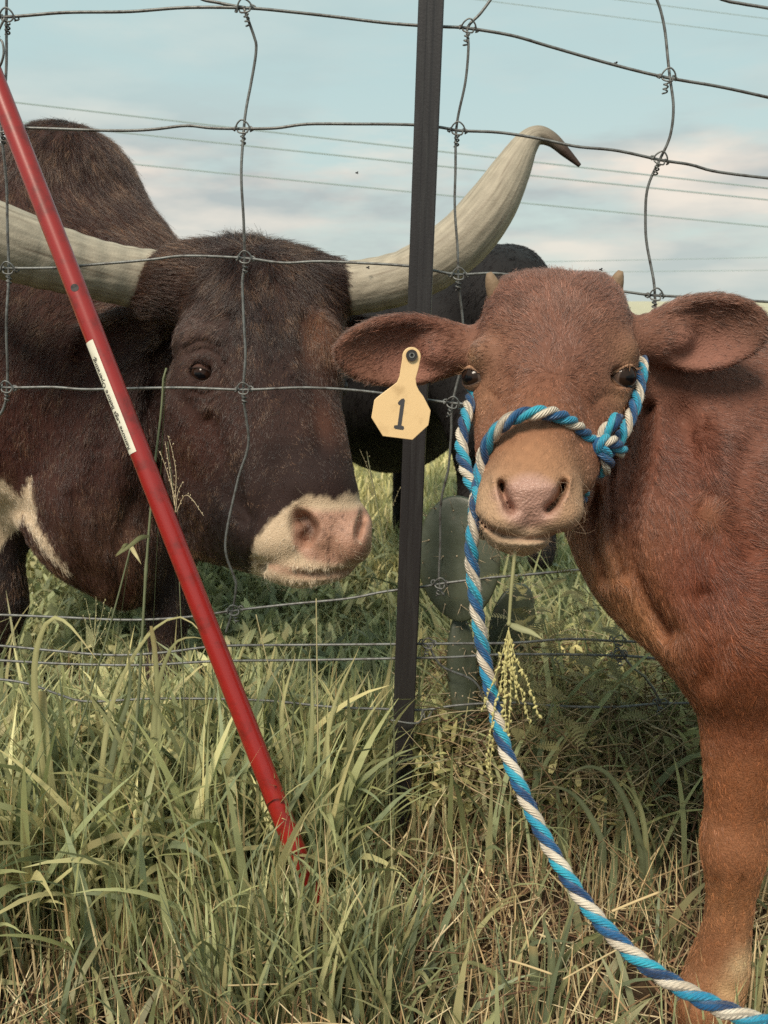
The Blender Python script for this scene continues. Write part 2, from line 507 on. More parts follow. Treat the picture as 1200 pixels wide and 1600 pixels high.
        for axn in range(3):
            A = S[:-1] if axn == 0 else (S[:, :-1] if axn == 1 else S[:, :, :-1])
            B = S[1:] if axn == 0 else (S[:, 1:] if axn == 1 else S[:, :, 1:])
            E = np.nonzero(A != B)
            inside = A[E]
            E = np.array(E)
            o = [m for m in range(3) if m != axn]
            ok = (E[o[0]] > 0) & (E[o[1]] > 0) & (E[o[0]] < c.shape[o[0]]) & (E[o[1]] < c.shape[o[1]])
            E = E[:, ok]; inside = inside[ok]
            q = []
            for (p, r) in ((0, 0), (1, 0), (1, 1), (0, 1)):
                G = E.copy(); G[o[0]] -= 1 - p; G[o[1]] -= 1 - r
                q.append(ids[G[0], G[1], G[2]])
            q = np.stack(q, -1)
            flip = inside if axn != 1 else ~inside
            q[~flip] = q[~flip][:, ::-1]
            quads.append(q)
        Q = np.vstack(quads); Q = Q[(Q >= 0).all(1)]
        for _ in range(smooth):
            s0 = np.zeros_like(V); k0 = np.zeros(n)
            for a, b in ((0, 1), (1, 2), (2, 3), (3, 0)):
                for ax_ in range(3):
                    s0[:, ax_] += np.bincount(Q[:, a], V[Q[:, b], ax_], n)
                k0 += np.bincount(Q[:, a], minlength=n)
            V = V * 0.5 + 0.5 * s0 / np.maximum(k0, 1)[:, None]
        return V, Q
def axes(roll=0.0, yaw=0.0, pitch=0.0):
    """right, up, forward of the view, rolled counter-clockwise, then turned"""
    cr_, sr = math.cos(math.radians(roll)), math.sin(math.radians(roll))
    R = np.array(AX)
    r, u, f = R
    r2, u2 = r * cr_ + u * sr, u * cr_ - r * sr
    cy, sy = math.cos(math.radians(yaw)), math.sin(math.radians(yaw))
    r3, f3 = r2 * cy + f * sy, f * cy - r2 * sy
    return np.array((r3, u2, f3))
def grid_axis(segs):
    """[(start, end, step), ...] contiguous -> coordinates"""
    o = []
    for a, b, h in segs:
        o.append(np.linspace(a, b, max(2, int(round((b - a) / h)) + 1))[:-1])
    return np.r_[np.concatenate(o), segs[-1][1]]

def idw(P, pts, vals, power=2.0, eps=1e-4, radii=None):
    """inverse-distance blend of values given at landmarks"""
    pts = np.asarray(pts); vals = np.asarray(vals, float)
    num = np.zeros((len(P), vals.shape[1])); den = np.zeros(len(P))
    for k in range(len(pts)):
        d2 = ((P - pts[k]) ** 2).sum(1)
        if radii is not None: d2 = d2 / radii[k] ** 2
        wgt = 1.0 / (d2 + eps) ** (power / 2)
        num += vals[k] * wgt[:, None]; den += wgt
    return num / den[:, None]

def vnormals(V, Q):
    n = np.cross(V[Q[:, 2]] - V[Q[:, 0]], V[Q[:, 3]] - V[Q[:, 1]])
    N_ = np.zeros_like(V)
    for a in range(4):
        for k in range(3):
            N_[:, k] += np.bincount(Q[:, a], n[:, k], len(V))
    N_ /= np.linalg.norm(N_, axis=1, keepdims=True) + 1e-12
    return N_

def fur(parent, V, Q, n, dens_fn, len_fn, dir_fn, col_fn, r0=0.00028, clump=7, spread=0.0035, lift=0.35, mat_=None, seed=1, name='fur', npt=5, jit=0.22):
    """hair strands rooted all over a body as one child object"""
    g = np.random.default_rng(seed)
    Nn = vnormals(V, Q)
    tri = np.vstack((Q[:, [0, 1, 2]], Q[:, [0, 2, 3]]))
    A = np.linalg.norm(np.cross(V[tri[:, 1]] - V[tri[:, 0]], V[tri[:, 2]] - V[tri[:, 0]]), axis=1)
    cen = V[tri].mean(1); cn = Nn[tri].mean(1)
    dens = A * dens_fn(cen, cn)
    cdf = np.cumsum(dens); cdf /= cdf[-1]
    nc = n // clump
    f = np.searchsorted(cdf, g.random(nc))
    a, b = g.random(nc), g.random(nc)
    s_ = a + b > 1; a[s_] = 1 - a[s_]; b[s_] = 1 - b[s_]
    wts = np.stack((1 - a - b, a, b), -1)
    P = (V[tri[f]] * wts[..., None]).sum(1); Nc = (Nn[tri[f]] * wts[..., None]).sum(1)
    Nc /= np.linalg.norm(Nc, axis=1, keepdims=True)
    D = dir_fn(P)
    D += 0.25 * np.stack((hashn(P, 55, 1), hashn(P, 55, 2), hashn(P, 55, 3)), -1) + g.normal(0, jit, P.shape)
    D -= Nc * (D * Nc).sum(1, keepdims=True)
    D /= np.linalg.norm(D, axis=1, keepdims=True) + 1e-9
    ln = len_fn(P, Nc) * g.uniform(0.75, 1.25, nc)
    # strands of a clump start apart and lean together
    rep = lambda x: np.repeat(x, clump, axis=0)
    T2 = np.cross(Nc, D)
    sp = spread * np.clip(rep(ln) / 0.014, 0.12, 1.4)
    ox = g.normal(0, 1, nc * clump) * sp; oy = g.normal(0, 1, nc * clump) * sp
    off = rep(D) * ox[:, None] * 1.2 + rep(T2) * oy[:, None]
    root = rep(P) + off
    lng = rep(ln) * g.uniform(0.7, 1.15, nc * clump)
    lf = lift * (1 + 0.5 * g.normal(0, 1, nc * clump)).clip(0.15, 2.2)
    S = np.linspace(0, 1, npt)
    pts = np.empty((nc * clump, npt, 3), np.float32)
    Dr = rep(D) + g.normal(0, 0.10, (nc * clump, 3)); Nr = rep(Nc)
    for i, s in enumerate(S):
        up = lf * (s - 0.62 * s * s)
        pts[:, i] = root + (Dr * s + Nr * up[:, None]) * lng[:, None] - Nr * 0.0008 - off * (0.35 * s)
    cl = col_fn(rep(P), rep(Nc), g)
    cu = bpy.data.hair_curves.new(name)
    m = nc * clump
    cu.add_curves([npt] * m)
    cu.attributes['position'].data.foreach_set('vector', pts.ravel())
    ra = cu.attributes.get('radius') or cu.attributes.new('radius', 'FLOAT', 'POINT')
    prof = np.tile(np.linspace(1.0, 0.25, npt), m) * np.repeat(r0 * g.uniform(0.7, 1.3, m), npt)
    ra.data.foreach_set('value', prof.astype(np.float32))
    at = cu.attributes.new('col', 'FLOAT_COLOR', 'CURVE')
    c4 = np.ones((m, 4), np.float32); c4[:, :3] = np.clip(cl, 0.002, 1)
    at.data.foreach_set('color', c4.ravel())
    cu.materials.append(mat_ or M['fur'])
    return link(name, cu, None, parent)
def eye_set(c, r, gaze, parent, lidc, up_deg=30, lo_deg=22, half=62, roll=0.0, lash=(0.5, 0.4, 0.3), nlash=26, iris=(.022, .012, .008), seed=1):
    """eyeball with iris and slot pupil, two lids with wet rims, and lashes"""
    gz = np.asarray(gaze, float); gz /= np.linalg.norm(gz)
    s_ = np.cross((0, 0, 1.0), gz); s_ /= np.linalg.norm(s_); u_ = np.cross(gz, s_)
    cr_, sr = math.cos(math.radians(roll)), math.sin(math.radians(roll))
    s_, u_ = s_ * cr_ + u_ * sr, u_ * cr_ - s_ * sr
    c = np.asarray(c)
    v, q = ball((0, 0, 0), (1, 1, 1), 48, 30)
    bulge = 1 + 0.05 * np.clip((v[:, 2] - .75) / .25, 0, 1)
    P = c + (v[:, :1] * s_ + v[:, 1:2] * u_ + v[:, 2:] * gz) * r * bulge[:, None]
    rad = np.sqrt((v[:, 0] / 1.15) ** 2 + v[:, 1] ** 2); pup = np.sqrt((v[:, 0] / 1.9) ** 2 + (v[:, 1] / .8) ** 2)
    cc = np.where((pup < .26)[:, None], np.array((.003, .003, .004)), np.where((rad < .68)[:, None], np.asarray(iris), np.array((.10, .065, .05))))
    link('eyeball', mesh_from(P, q, True, cc), M['eye'], parent)
    gg = np.random.default_rng(seed)
    az = np.radians(np.linspace(-100, 100, 41))
    shape = np.clip(np.cos(np.clip(az / math.radians(half), -1, 1) * math.pi / 2), 0, 1) ** .75
    for nm, sg, od in (('upper_eyelid', 1, up_deg), ('lower_eyelid', -1, lo_deg)):
        edge = np.radians(od) * shape
        rows = []
        for k, (f_, rr) in enumerate(((0, .985), (0.0, 1.05), (.05, 1.085), (.16, 1.075), (.32, 1.06), (.55, 1.03), (.8, .98), (1.0, .90))):
            el = sg * (edge + (math.radians(95) - edge) * f_)
            d = (np.cos(el) * np.sin(az))[:, None] * s_ + np.sin(el)[:, None] * u_ + (np.cos(el) * np.cos(az))[:, None] * gz
            rows.append(c + d * r * rr)
        V = np.array(rows).reshape(-1, 3)
        n = len(az); i = np.arange(7)[:, None] * n; j = np.arange(n - 1)[None]
        Q = np.stack((i + j, i + j + 1, i + n + j + 1, i + n + j), -1).reshape(-1, 4)
        if sg < 0: Q = Q[:, ::-1]
        kk = np.repeat(np.array((1, 1, .75, .25, 0, 0, 0, 0)), n)[:, None]
        cl = np.asarray(lidc)[None] * (1 - kk) + np.array((.030, .018, .015)) * kk
        link(nm, mesh_from(V, Q, True, cl * (1 + .12 * hashn(V, 500, 2))[:, None]), M['skin'], parent)
        if sg > 0:
            parts = []
            for _ in range(nlash):
                a = math.radians(gg.uniform(-half * .9, half * .9))
                el = np.interp(a, az, edge)
                d = math.cos(el) * math.sin(a) * s_ + math.sin(el) * u_ + math.cos(el) * math.cos(a) * gz
                b0 = c + d * r * 1.07
                dirn = d * .8 - u_ * gg.uniform(.1, .6) + s_ * math.sin(a) * .6 + gg.normal(0, .15, 3)
                dirn /= np.linalg.norm(dirn); ll = r * gg.uniform(.35, .7)
                pp = np.array((b0, b0 + dirn * ll * .5, b0 + dirn * ll + u_ * ll * .25))
                vv, qq, _u = tube(spline(pp, 6), np.linspace(.00045, .0001, 6), 4, False); parts.append((vv, qq))
            V, Q = join_parts(parts)
            tag(link('eyelashes', mesh_from(V, Q, True, np.tile(np.asarray(lash), (len(V), 1))), M['straw'], parent), kind='stuff')
def in_view(P, margin=80):
    u, v, t = project(P)
    return (u > -margin) & (u < 1200 + margin) & (v > -margin) & (v < 1600 + margin) & (t > 0)
def face_cam(P, Nn):
    d = np.array((0, 0, H)) - P
    d /= np.linalg.norm(d, axis=1, keepdims=True)
    return (d * Nn).sum(1)
def guide_dirs(gs):
    """[(px, py, t, dx, dy, toward)] arrows drawn on the coat -> landmark points and directions in the place"""
    pts, ds = [], []
    for px, py, t, dx, dy, *tw in gs:
        l = math.hypot(dx, dy) + 1e-9
        d = AX[0] * dx / l - AX[1] * dy / l - AX[2] * (tw[0] if tw else 0)
        pts.append(W(px, py, t)); ds.append(d)
    return np.array(pts), np.array(ds)
def blobmask(P, c, rx, ry, dep, roll=0.0, soft=0.25):
    """1 inside an ellipsoid at a landmark, soft edge"""
    R = axes(roll); t = c[2]
    q = (P - W(*c)) @ R.T / np.array((rx * t / F, ry * t / F, dep))
    r = np.sqrt((q ** 2).sum(1))
    return np.clip((1 + soft - r) / (2 * soft), 0, 1)
# ------------------------------------------------------------------ the calf
def make_calf():
    root = empty('calf', (0.72, 1.13, 0))
    tag(root, 'reddish brown calf with small horn buds wearing a blue rope halter', 'calf')
    b = Body(grid_axis([(-0.08, 0.46, 0.003), (0.46, 1.62, 0.011)]),
             grid_axis([(0.78, 1.05, 0.003), (1.05, 1.45, 0.009)]),
             grid_axis([(-0.02, 0.58, 0.007), (0.58, 1.0, 0.003)]))
    # trunk
    b.cap((0.50, 1.17, 0.70), (0.72, 1.17, 0.68), 0.165, 0.175, 0.06)
    b.cap((0.72, 1.17, 0.68), (1.18, 1.17, 0.70), 0.175, 0.16, 0.06)
    b.ell((1.24, 1.17, 0.72), (0.17, 0.15, 0.17), np.eye(3), 0.06)
    b.ell((0.55, 1.17, 0.80), (0.15, 0.07, 0.115), np.eye(3), 0.06)          # withers
    # neck and brisket
    b.pchain([(905, 570, 1.10, 92), (955, 700, 1.12, 105), (1040, 850, 1.13, 118), (1120, 860, 1.12, 130)], 0.05)
    b.pcap((970, 580, 1.10), (1150, 640, 1.14), 72, 100, 0.04)         # crest behind the ear
    b.pchain([(960, 700, 1.10, 60), (992, 835, 1.08, 82), (1052, 925, 1.09, 86), (1118, 1000, 1.09, 66)], 0.05)
    b.pell((1140, 860, 1.06), 128, 210, 0.075, 10, 0.03)                      # shoulder blade muscle
    b.pell((1150, 985, 1.05), 90, 110, 0.075, 0, 0.05)
    # fore leg nearest the camera
    b.pchain([(1165, 1000, 1.06, 92), (1164, 1100, 1.075, 68), (1157, 1200, 1.085, 51), (1149, 1275, 1.10, 43), (1146, 1325, 1.105, 47), (1143, 1390, 1.12, 34), (1135, 1455, 1.135, 33), (1121, 1520, 1.15, 43), (1102, 1575, 1.15, 45)], 0.04)
    p = WZ(1096, 1600, 0.03)
    b.cap(W(1102, 1570, 1.15), p + (0, 0.01, 0.0), 0.034, 0.037, 0.015)
    # other three legs
    def foreleg(x, y):
        b.cap((x, y, 0.56), (x, y, 0.42), 0.07, 0.044, 0.04)
        b.cap((x, y, 0.42), (x - .005, y, 0.29), 0.044, 0.036, 0.02)
        b.cap((x - .005, y, 0.29), (x + .003, y, 0.12), 0.034, 0.028, 0.02)
        b.cap((x + .003, y, 0.12), (x - .02, y, 0.05), 0.034, 0.032, 0.015)
        b.cap((x - .02, y, 0.05), (x - .035, y, 0.012), 0.036, 0.04, 0.01)
    foreleg(0.76, 1.27)
    for y in (1.08, 1.27):
        b.cap((1.24, y, 0.66), (1.17, y, 0.50), 0.12, 0.075, 0.05)
        b.cap((1.17, y, 0.50), (1.30, y, 0.36), 0.06, 0.038, 0.03)
        b.cap((1.30, y, 0.36), (1.285, y, 0.13), 0.034, 0.028, 0.02)
        b.cap((1.285, y, 0.13), (1.255, y, 0.05), 0.034, 0.032, 0.015)
        b.cap((1.255, y, 0.05), (1.24, y, 0.012), 0.036, 0.04, 0.01)
    b.cap((1.40, 1.17, 0.80), (1.44, 1.17, 0.66), 0.03, 0.02, 0.03)
    b.cap((1.44, 1.17, 0.66), (1.44, 1.17, 0.34), 0.018, 0.022, 0.02)
    # head
    T = 0.98
    b.pell((868, 492, T + .06), 98, 50, .060, 0, 0.03)               # poll
    b.pell((807, 477, T + .06), 35, 36, .045, 10, 0.03)
    b.pell((926, 475, T + .06), 35, 36, .045, -10, 0.03)
    b.pell((866, 535, T + .025), 118, 100, .068, 0, 0.03)             # forehead
    b.pell((860, 605, T + .02), 112, 72, .066, 0, 0.03)
    b.pcap((852, 610, T - .005), (831, 745, T - .085), 82, 66, 0.03)   # bridge of the nose
    b.pcap((942, 600, T + .03), (895, 740, T - .05), 46, 36, 0.03)     # cheeks
    b.pcap((772, 605, T + .03), (780, 740, T - .05), 32, 34, 0.03)
    b.pell((752, 556, T + .00), 19, 22, .026, 0, 0.02)                 # brows
    b.pell((968, 550, T + .007), 24, 20, .026, 0, 0.02)
    b.pell((826, 778, T - .092), 80, 50, .046, 3, 0.02)               # muzzle
    b.pell((786, 812, T - .10), 41, 29, .036, -12, 0.015)             # upper lip
    b.pell((866, 806, T - .10), 42, 31, .036, 14, 0.015)
    b.pell((811, 836, T - .088), 53, 27, .036, 4, 0.008)              # chin
    b.pcap((815, 826, T - .06), (890, 740, T + .06), 40, 62, 0.02)     # lower jaw
    # ears
    def ear(base, tip, wid, face, cupdir):
        a, t_ = W(*base), W(*tip)
        x_ = t_ - a; ln = np.linalg.norm(x_); x_ /= ln
        n_ = np.asarray(face, float); n_ = n_ - x_ * (n_ @ x_); n_ /= np.linalg.norm(n_)
        y_ = np.cross(n_, x_)
        R = np.array((x_, y_, n_))
        c = (a + t_) / 2
        b.ell(c, (ln * 0.54, wid, 0.019), R, 0.012)
        b.ell(c + n_ * 0.015 + x_ * ln * 0.05, (ln * 0.50, wid * 0.88, 0.0225), R, 0.008, 'sub')
        b.cap(a - x_ * 0.03, a + x_ * 0.035, 0.026, 0.021, 0.02)
    ear((728, 545, 1.03), (531, 552, 0.99), 0.0415, (0.1, -1.0, -0.12), 1)
    ear((1004, 530, 1.03), (1196, 512, 1.00), 0.0445, (-0.15, -1.0, -0.05), 1)
    # eyes: sockets, lids
    eyeL, eyeR = (744, 590, T + .007), (970, 589, T - .005)
    b.pell((741, 589, T - .030), 15, 14, .040, 0, 0.006, 'sub')
    b.pell((971, 588, T - .030), 18, 14, .040, -5, 0.006, 'sub')
    b.stroke([(930, 628), (950, 618), (975, 620)], 6, 0.0020, (0.88, 1.0))     # tear furrow
    b.stroke([(765, 612), (778, 622), (790, 640)], 6, 0.0020, (0.88, 1.0))
    b.stroke([(900, 590), (910, 640), (905, 690)], 14, 0.0025, (0.86, 1.0))
    b.stroke([(795, 590), (795, 640), (793, 690)], 12, 0.0025, (0.86, 1.0))
    b.stroke([(868, 440), (866, 500), (863, 550)], 14, -0.0012, (0.86, 1.05))
    # nostrils, mouth, nose pad
    b.stroke([(784, 757), (787, 772), (793, 786), (799, 796)], 6.2, 0.021, (0.80, 0.93))
    b.stroke([(880, 757), (876, 772), (866, 787), (856, 796)], 6.2, 0.021, (0.80, 0.93))
    b.stroke([(772, 745), (776, 765), (784, 788)], 5, -0.0045, (0.80, 0.94))
    b.stroke([(890, 745), (887, 766), (876, 788)], 5, -0.0045, (0.80, 0.94))
    b.stroke([(792, 758), (830, 764), (872, 757)], 9, -0.0030, (0.80, 0.94))
    b.stroke([(826, 800), (825, 842)], 3.5, 0.0016, (0.80, 0.94))
    b.stroke([(747, 808), (760, 822), (782, 834), (812, 841), (850, 841), (880, 834)], 3.2, 0.0060, (0.80, 0.95))
    b.stroke([(756, 833), (780, 848), (812, 852), (848, 850)], 5, -0.0020, (0.80, 0.95))
    # folds of the neck and the edge of the shoulder
    b.stroke([(1010, 640), (1000, 720), (985, 800), (988, 870), (1010, 930), (1045, 985)], 14, 0.024, (0.95, 1.14))
    b.stroke([(960, 680), (955, 760), (958, 840), (975, 900)], 8, 0.012, (0.95, 1.14))
    b.stroke([(985, 640), (975, 720), (968, 790)], 7, 0.010, (0.95, 1.14))
    b.stroke([(930, 760), (928, 830), (945, 900)], 8, 0.010, (0.95, 1.14))
    b.stroke([(1040, 600), (1075, 680), (1085, 760)], 22, 0.009, (0.90, 1.14))
    b.stroke([(1100, 930), (1115, 1000), (1110, 1060)], 20, 0.010, (0.90, 1.14))
    b.stroke([(1107, 803), (1108, 806)], 22, -0.005, (0.90, 1.14))
    b.stroke([(1168, 700), (1150, 780), (1172, 860)], 24, 0.010, (0.90, 1.14))
    b.stroke([(1140, 1315), (1140, 1335)], 26, -0.002, (1.0, 1.2))
    b.stroke([(1160, 1375), (1156, 1420), (1150, 1470)], 6, 0.005, (1.0, 1.2))
    b.stroke([(1122, 1375), (1120, 1430)], 7, 0.0035, (1.0, 1.2))
    b.stroke([(1112, 1245), (1120, 1290)], 10, 0.002, (1.0, 1.2))
    b.stroke([(1085, 1560), (1150, 1545)], 9, 0.003, (1.0, 1.2))
    V, Q = b.extract(2)

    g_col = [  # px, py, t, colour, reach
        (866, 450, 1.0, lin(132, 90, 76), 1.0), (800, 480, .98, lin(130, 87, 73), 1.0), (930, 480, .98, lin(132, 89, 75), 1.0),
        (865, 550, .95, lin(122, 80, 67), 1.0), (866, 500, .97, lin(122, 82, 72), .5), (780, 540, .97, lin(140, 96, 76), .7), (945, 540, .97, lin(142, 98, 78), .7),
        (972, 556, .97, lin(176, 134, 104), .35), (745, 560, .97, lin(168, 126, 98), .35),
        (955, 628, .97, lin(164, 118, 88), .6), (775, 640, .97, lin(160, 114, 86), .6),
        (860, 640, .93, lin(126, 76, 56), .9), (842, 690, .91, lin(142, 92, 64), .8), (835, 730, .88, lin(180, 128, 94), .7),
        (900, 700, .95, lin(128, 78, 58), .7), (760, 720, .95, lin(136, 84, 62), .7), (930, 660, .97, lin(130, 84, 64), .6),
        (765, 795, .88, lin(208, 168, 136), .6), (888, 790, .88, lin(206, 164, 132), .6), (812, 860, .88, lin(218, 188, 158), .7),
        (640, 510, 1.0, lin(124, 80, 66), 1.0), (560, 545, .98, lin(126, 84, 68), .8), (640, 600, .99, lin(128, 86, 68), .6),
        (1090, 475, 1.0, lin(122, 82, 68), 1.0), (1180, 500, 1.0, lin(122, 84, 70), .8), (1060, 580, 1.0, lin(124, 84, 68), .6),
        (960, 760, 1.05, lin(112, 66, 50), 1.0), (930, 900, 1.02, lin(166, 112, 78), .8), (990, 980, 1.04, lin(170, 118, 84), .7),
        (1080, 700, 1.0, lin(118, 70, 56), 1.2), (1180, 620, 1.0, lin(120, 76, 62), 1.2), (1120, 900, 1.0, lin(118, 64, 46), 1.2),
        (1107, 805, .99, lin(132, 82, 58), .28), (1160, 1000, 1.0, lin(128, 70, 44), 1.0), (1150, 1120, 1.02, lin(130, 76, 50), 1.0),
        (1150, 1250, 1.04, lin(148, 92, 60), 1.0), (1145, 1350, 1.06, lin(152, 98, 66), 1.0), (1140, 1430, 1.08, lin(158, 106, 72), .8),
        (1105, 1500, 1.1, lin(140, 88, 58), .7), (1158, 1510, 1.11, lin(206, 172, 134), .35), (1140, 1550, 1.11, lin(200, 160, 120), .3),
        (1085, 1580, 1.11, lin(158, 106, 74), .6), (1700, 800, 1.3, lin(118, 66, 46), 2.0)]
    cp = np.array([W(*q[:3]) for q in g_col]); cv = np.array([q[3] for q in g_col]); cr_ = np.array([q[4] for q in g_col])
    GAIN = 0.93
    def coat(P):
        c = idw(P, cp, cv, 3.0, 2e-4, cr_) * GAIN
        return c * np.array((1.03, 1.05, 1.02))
    def nosepad(P):
        return np.maximum(blobmask(P, (828, 784, .845), 47, 42, .05, 0, 0.2), blobmask(P, (828, 772, .845), 57, 22, .045, 0, .2))
    def inner_ear(P):
        return np.maximum(blobmask(P, (655, 568, 1.0), 62, 32, .03, -8, .35), blobmask(P, (1098, 545, 1.0), 66, 34, .03, 8, .35))
    def skin_col(P):
        c = coat(P) * (0.75 + 0.10 * hashn(P, 160, 3))[:, None]
        pad = nosepad(P)[:, None]
        pc = lin(188, 146, 130) * 0.82 * (0.92 + 0.14 * hashn(P, 420, 5))[:, None]
        c = c * (1 - pad) + pc * pad
        ie = inner_ear(P)[:, None] * 0.6
        c = c * (1 - ie) + lin(170, 118, 102) * 0.85 * ie
        u, v, t = project(P)
        lip = (np.exp(-((v - np.interp(u, [747, 760, 782, 812, 850, 882, 900], [808, 822, 834, 841, 841, 832, 822])) / 7.0) ** 2) * (t < .96) * (u > 745) * (u < 902))[:, None]
        c = c * (1 - 0.45 * lip) + lin(120, 76, 66) * 0.45 * lip
        hoof = ((P[:, 2] < 0.035) & (P[:, 0] < 2))[:, None]
        return np.where(hoof, np.array((0.05, 0.04, 0.035)), c)
    me = mesh_from(V, Q, True, skin_col(V), None, 'calf_body')
    set_wet(me, nosepad(V))
    o = link('body', me, M['skin'], root)
    g = [(868, 425, 1.0, 0, -1), (800, 432, 1.0, -.4, -1), (935, 432, 1.0, .4, -1), (866, 480, .98, .02, -1), (820, 485, .98, -.8, -.65), (912, 485, .98, .8, -.65),
         (775, 500, 1.0, -1, -.3), (960, 500, 1.0, 1, -.3), (865, 540, .95, 0, -1), (815, 545, .95, -.9, -.5), (918, 545, .95, .9, -.5),
         (780, 560, .96, -1, -.1), (950, 560, .96, 1, -.1), (862, 590, .94, 0, -.7), (800, 600, .95, -.9, .2), (925, 600, .95, .9, .2),
         (855, 625, .93, 0, 1), (848, 680, .91, 0, 1), (838, 735, .88, -.05, 1), (765, 650, .96, -.3, 1), (945, 640, .96, .35, 1), (900, 700, .95, .4, 1),
         (770, 720, .93, -.4, 1), (760, 790, .88, -.7, .6), (895, 785, .88, .7, .6), (812, 862, .88, 0, 1), (780, 855, .88, -.4, 1), (850, 855, .88, .4, 1),
         (700, 520, 1.0, -1, .05), (640, 505, 1.0, -1, .2), (560, 530, .99, -1, .2), (640, 560, 1.0, -.8, .5), (680, 600, 1.0, -.7, .8), (600, 585, .99, -.9, .5),
         (1030, 510, 1.0, 1, -.2), (1090, 470, 1.0, 1, -.05), (1170, 480, 1.0, .9, .4), (1095, 540, 1.0, .9, .3), (1070, 590, 1.0, .8, .5), (1150, 550, 1.0, 1, .1),
         (950, 760, 1.05, .05, 1), (925, 860, 1.02, .05, 1), (975, 900, 1.04, .1, 1), (990, 700, 1.07, .1, 1), (960, 960, 1.04, .2, 1), (1030, 1020, 1.05, .4, 1),
         (1060, 640, 1.03, .6, .8), (1150, 580, 1.02, .8, .5), (1040, 800, 1.0, .15, 1), (1105, 740, 1.0, .5, .9), (1180, 700, 1.0, .9, .4), (1107, 835, .99, -.2, 1),
         (1107, 785, .99, .3, -1), (1150, 820, .99, 1, .4), (1060, 900, 1.0, .1, 1), (1130, 920, .99, .5, .9), (1180, 900, .99, .9, -.1), (1180, 980, .99, .9, -.5),
         (1130, 990, 1.0, .4, 1), (1150, 1080, 1.01, .05, 1), (1150, 1250, 1.04, .1, 1), (1145, 1340, 1.06, .3, 1), (1140, 1430, 1.08, -.1, 1), (1110, 1530, 1.1, -.2, 1),
         (1090, 1590, 1.1, -.2, 1), (1600, 800, 1.2, 1, .3), (1600, 1400, 1.3, .1, 1)]
    gp, gd = guide_dirs(g)
    def dirs(P): return idw(P, gp, gd, 3.0, 1e-5)
    def dens(P, Nn):
        vis = in_view(P) & (face_cam(P, Nn) > -0.35)
        d = np.where(vis, 1.0, 0.16)
        u, v, t = project(P)
        d *= np.where((u < 1010) & (v < 880), 1.6, 1.0)
        d *= 1 - 0.97 * nosepad(P)
        d *= 1 - 0.72 * inner_ear(P)
        d *= P[:, 2] > 0.04
        for e_ in (eyeL, eyeR):
            d *= ((P - W(*e_)) ** 2).sum(1) > 0.0172 ** 2
        return d
    lp = [(866, 430, 1.0, .017), (865, 500, .97, .014), (860, 600, .94, .010), (845, 700, .9, .005), (830, 760, .86, .0025), (770, 800, .88, .0032), (885, 790, .88, .0032), (810, 862, .88, .0045), (775, 846, .88, .0012), (812, 849, .875, .0012), (850, 846, .88, .0012), (960, 620, .96, .005), (965, 560, .97, .004), (750, 600, .97, .005),
          (640, 500, 1., .012), (650, 570, 1., .005), (1090, 470, 1., .013), (1098, 548, 1., .006), (960, 800, 1.05, .010), (1100, 750, 1., .017), (1150, 950, 1., .018), (970, 970, 1.03, .014), (1150, 1100, 1.02, .010), (1145, 1350, 1.06, .008), (1110, 1550, 1.1, .008), (1600, 800, 1.2, .016)]
    lpp = np.array([W(*q[:3]) for q in lp]); lpv = np.array([[q[3]] for q in lp])
    def lens(P, Nn): return idw(P, lpp, lpv, 3.0, 1e-5)[:, 0]
    def cols(P, Nn, r):
        c = coat(P)
        k = r.lognormal(0, 0.36, len(P)) * (1 + 0.20 * hashn(P, 38, 2) + 0.12 * hashn(P, 110, 4) + 0.27 * hashn(P, 1500, 8))
        ie = inner_ear(P)[:, None] * .55
        c = c * (1 - ie) + lin(160, 112, 98) * .8 * ie
        return c * k[:, None]
    fur(root, V, Q, 460000, dens, lens, dirs, cols, 0.00025, 9, 0.0022, 0.20, seed=3, jit=.10)
    # eyes
    eye_set(W(*eyeL), .0158, (-.74, -.66, -.02), root, lin(176, 134, 104) * .9, 38, 26, 68, 6, lin(150, 112, 86) * .7, 8, seed=3)
    eye_set(W(*eyeR), .0170, (.50, -.86, -.03), root, lin(180, 138, 108) * .95, 44, 36, 72, -6, lin(170, 130, 100) * .8, 14, seed=4)
    def wdens(P, Nn):
        u, v, t = project(P)
        return np.where((t < .96) & (v > 735) & (u < 915) & (u > 735), 1.0, 0.0) * (1 - .8 * nosepad(P)) * np.where(v > 820, 2.0, 1.0)
    fur(root, V, Q, 300, wdens, lambda P, n: np.full(len(P), .018), dirs, lambda P, n, r: np.tile(lin(196, 164, 134) * .7, (len(P), 1)), 0.00012, 1, 0.0, .9, seed=8, name='whiskers', jit=.5)
    # eyelashes and lids are part of the coat; horn buds
    for pts in ([(777, 466, 1.02), (770, 446, 1.015), (764, 426, 1.01)], [(957, 462, 1.03), (963, 442, 1.02), (970, 423, 1.015)]):
        p = spline([W(*q) for q in pts], 8)
        Vh, Qh, uv = tube(p, np.array([.0105, .0105, .010, .0092, .0085, .0072, .0055, .003]), 12)
        link('horn_bud', mesh_from(Vh, Qh, True, np.tile(lin(160, 134, 108) * .72, (len(Vh), 1)) * (0.85 + .2 * hashn(Vh, 300, 1))[:, None], uv), M['horn'], root)
    return root, V
def ball(c, r, seg=16, rings=10):
    th = np.linspace(0, np.pi, rings + 1)[:, None]; ph = np.linspace(0, 2 * np.pi, seg, endpoint=False)[None]
    v = np.stack((np.sin(th) * np.cos(ph) * r[0], np.sin(th) * np.sin(ph) * r[1], np.cos(th) * r[2] + 0 * ph), -1).reshape(-1, 3) + np.asarray(c)
    i = np.arange(rings)[:, None] * seg; j = np.arange(seg)[None]; j2 = (j + 1) % seg
    return v, np.stack((i + j, i + seg + j, i + seg + j2, i + j2), -1).reshape(-1, 4)
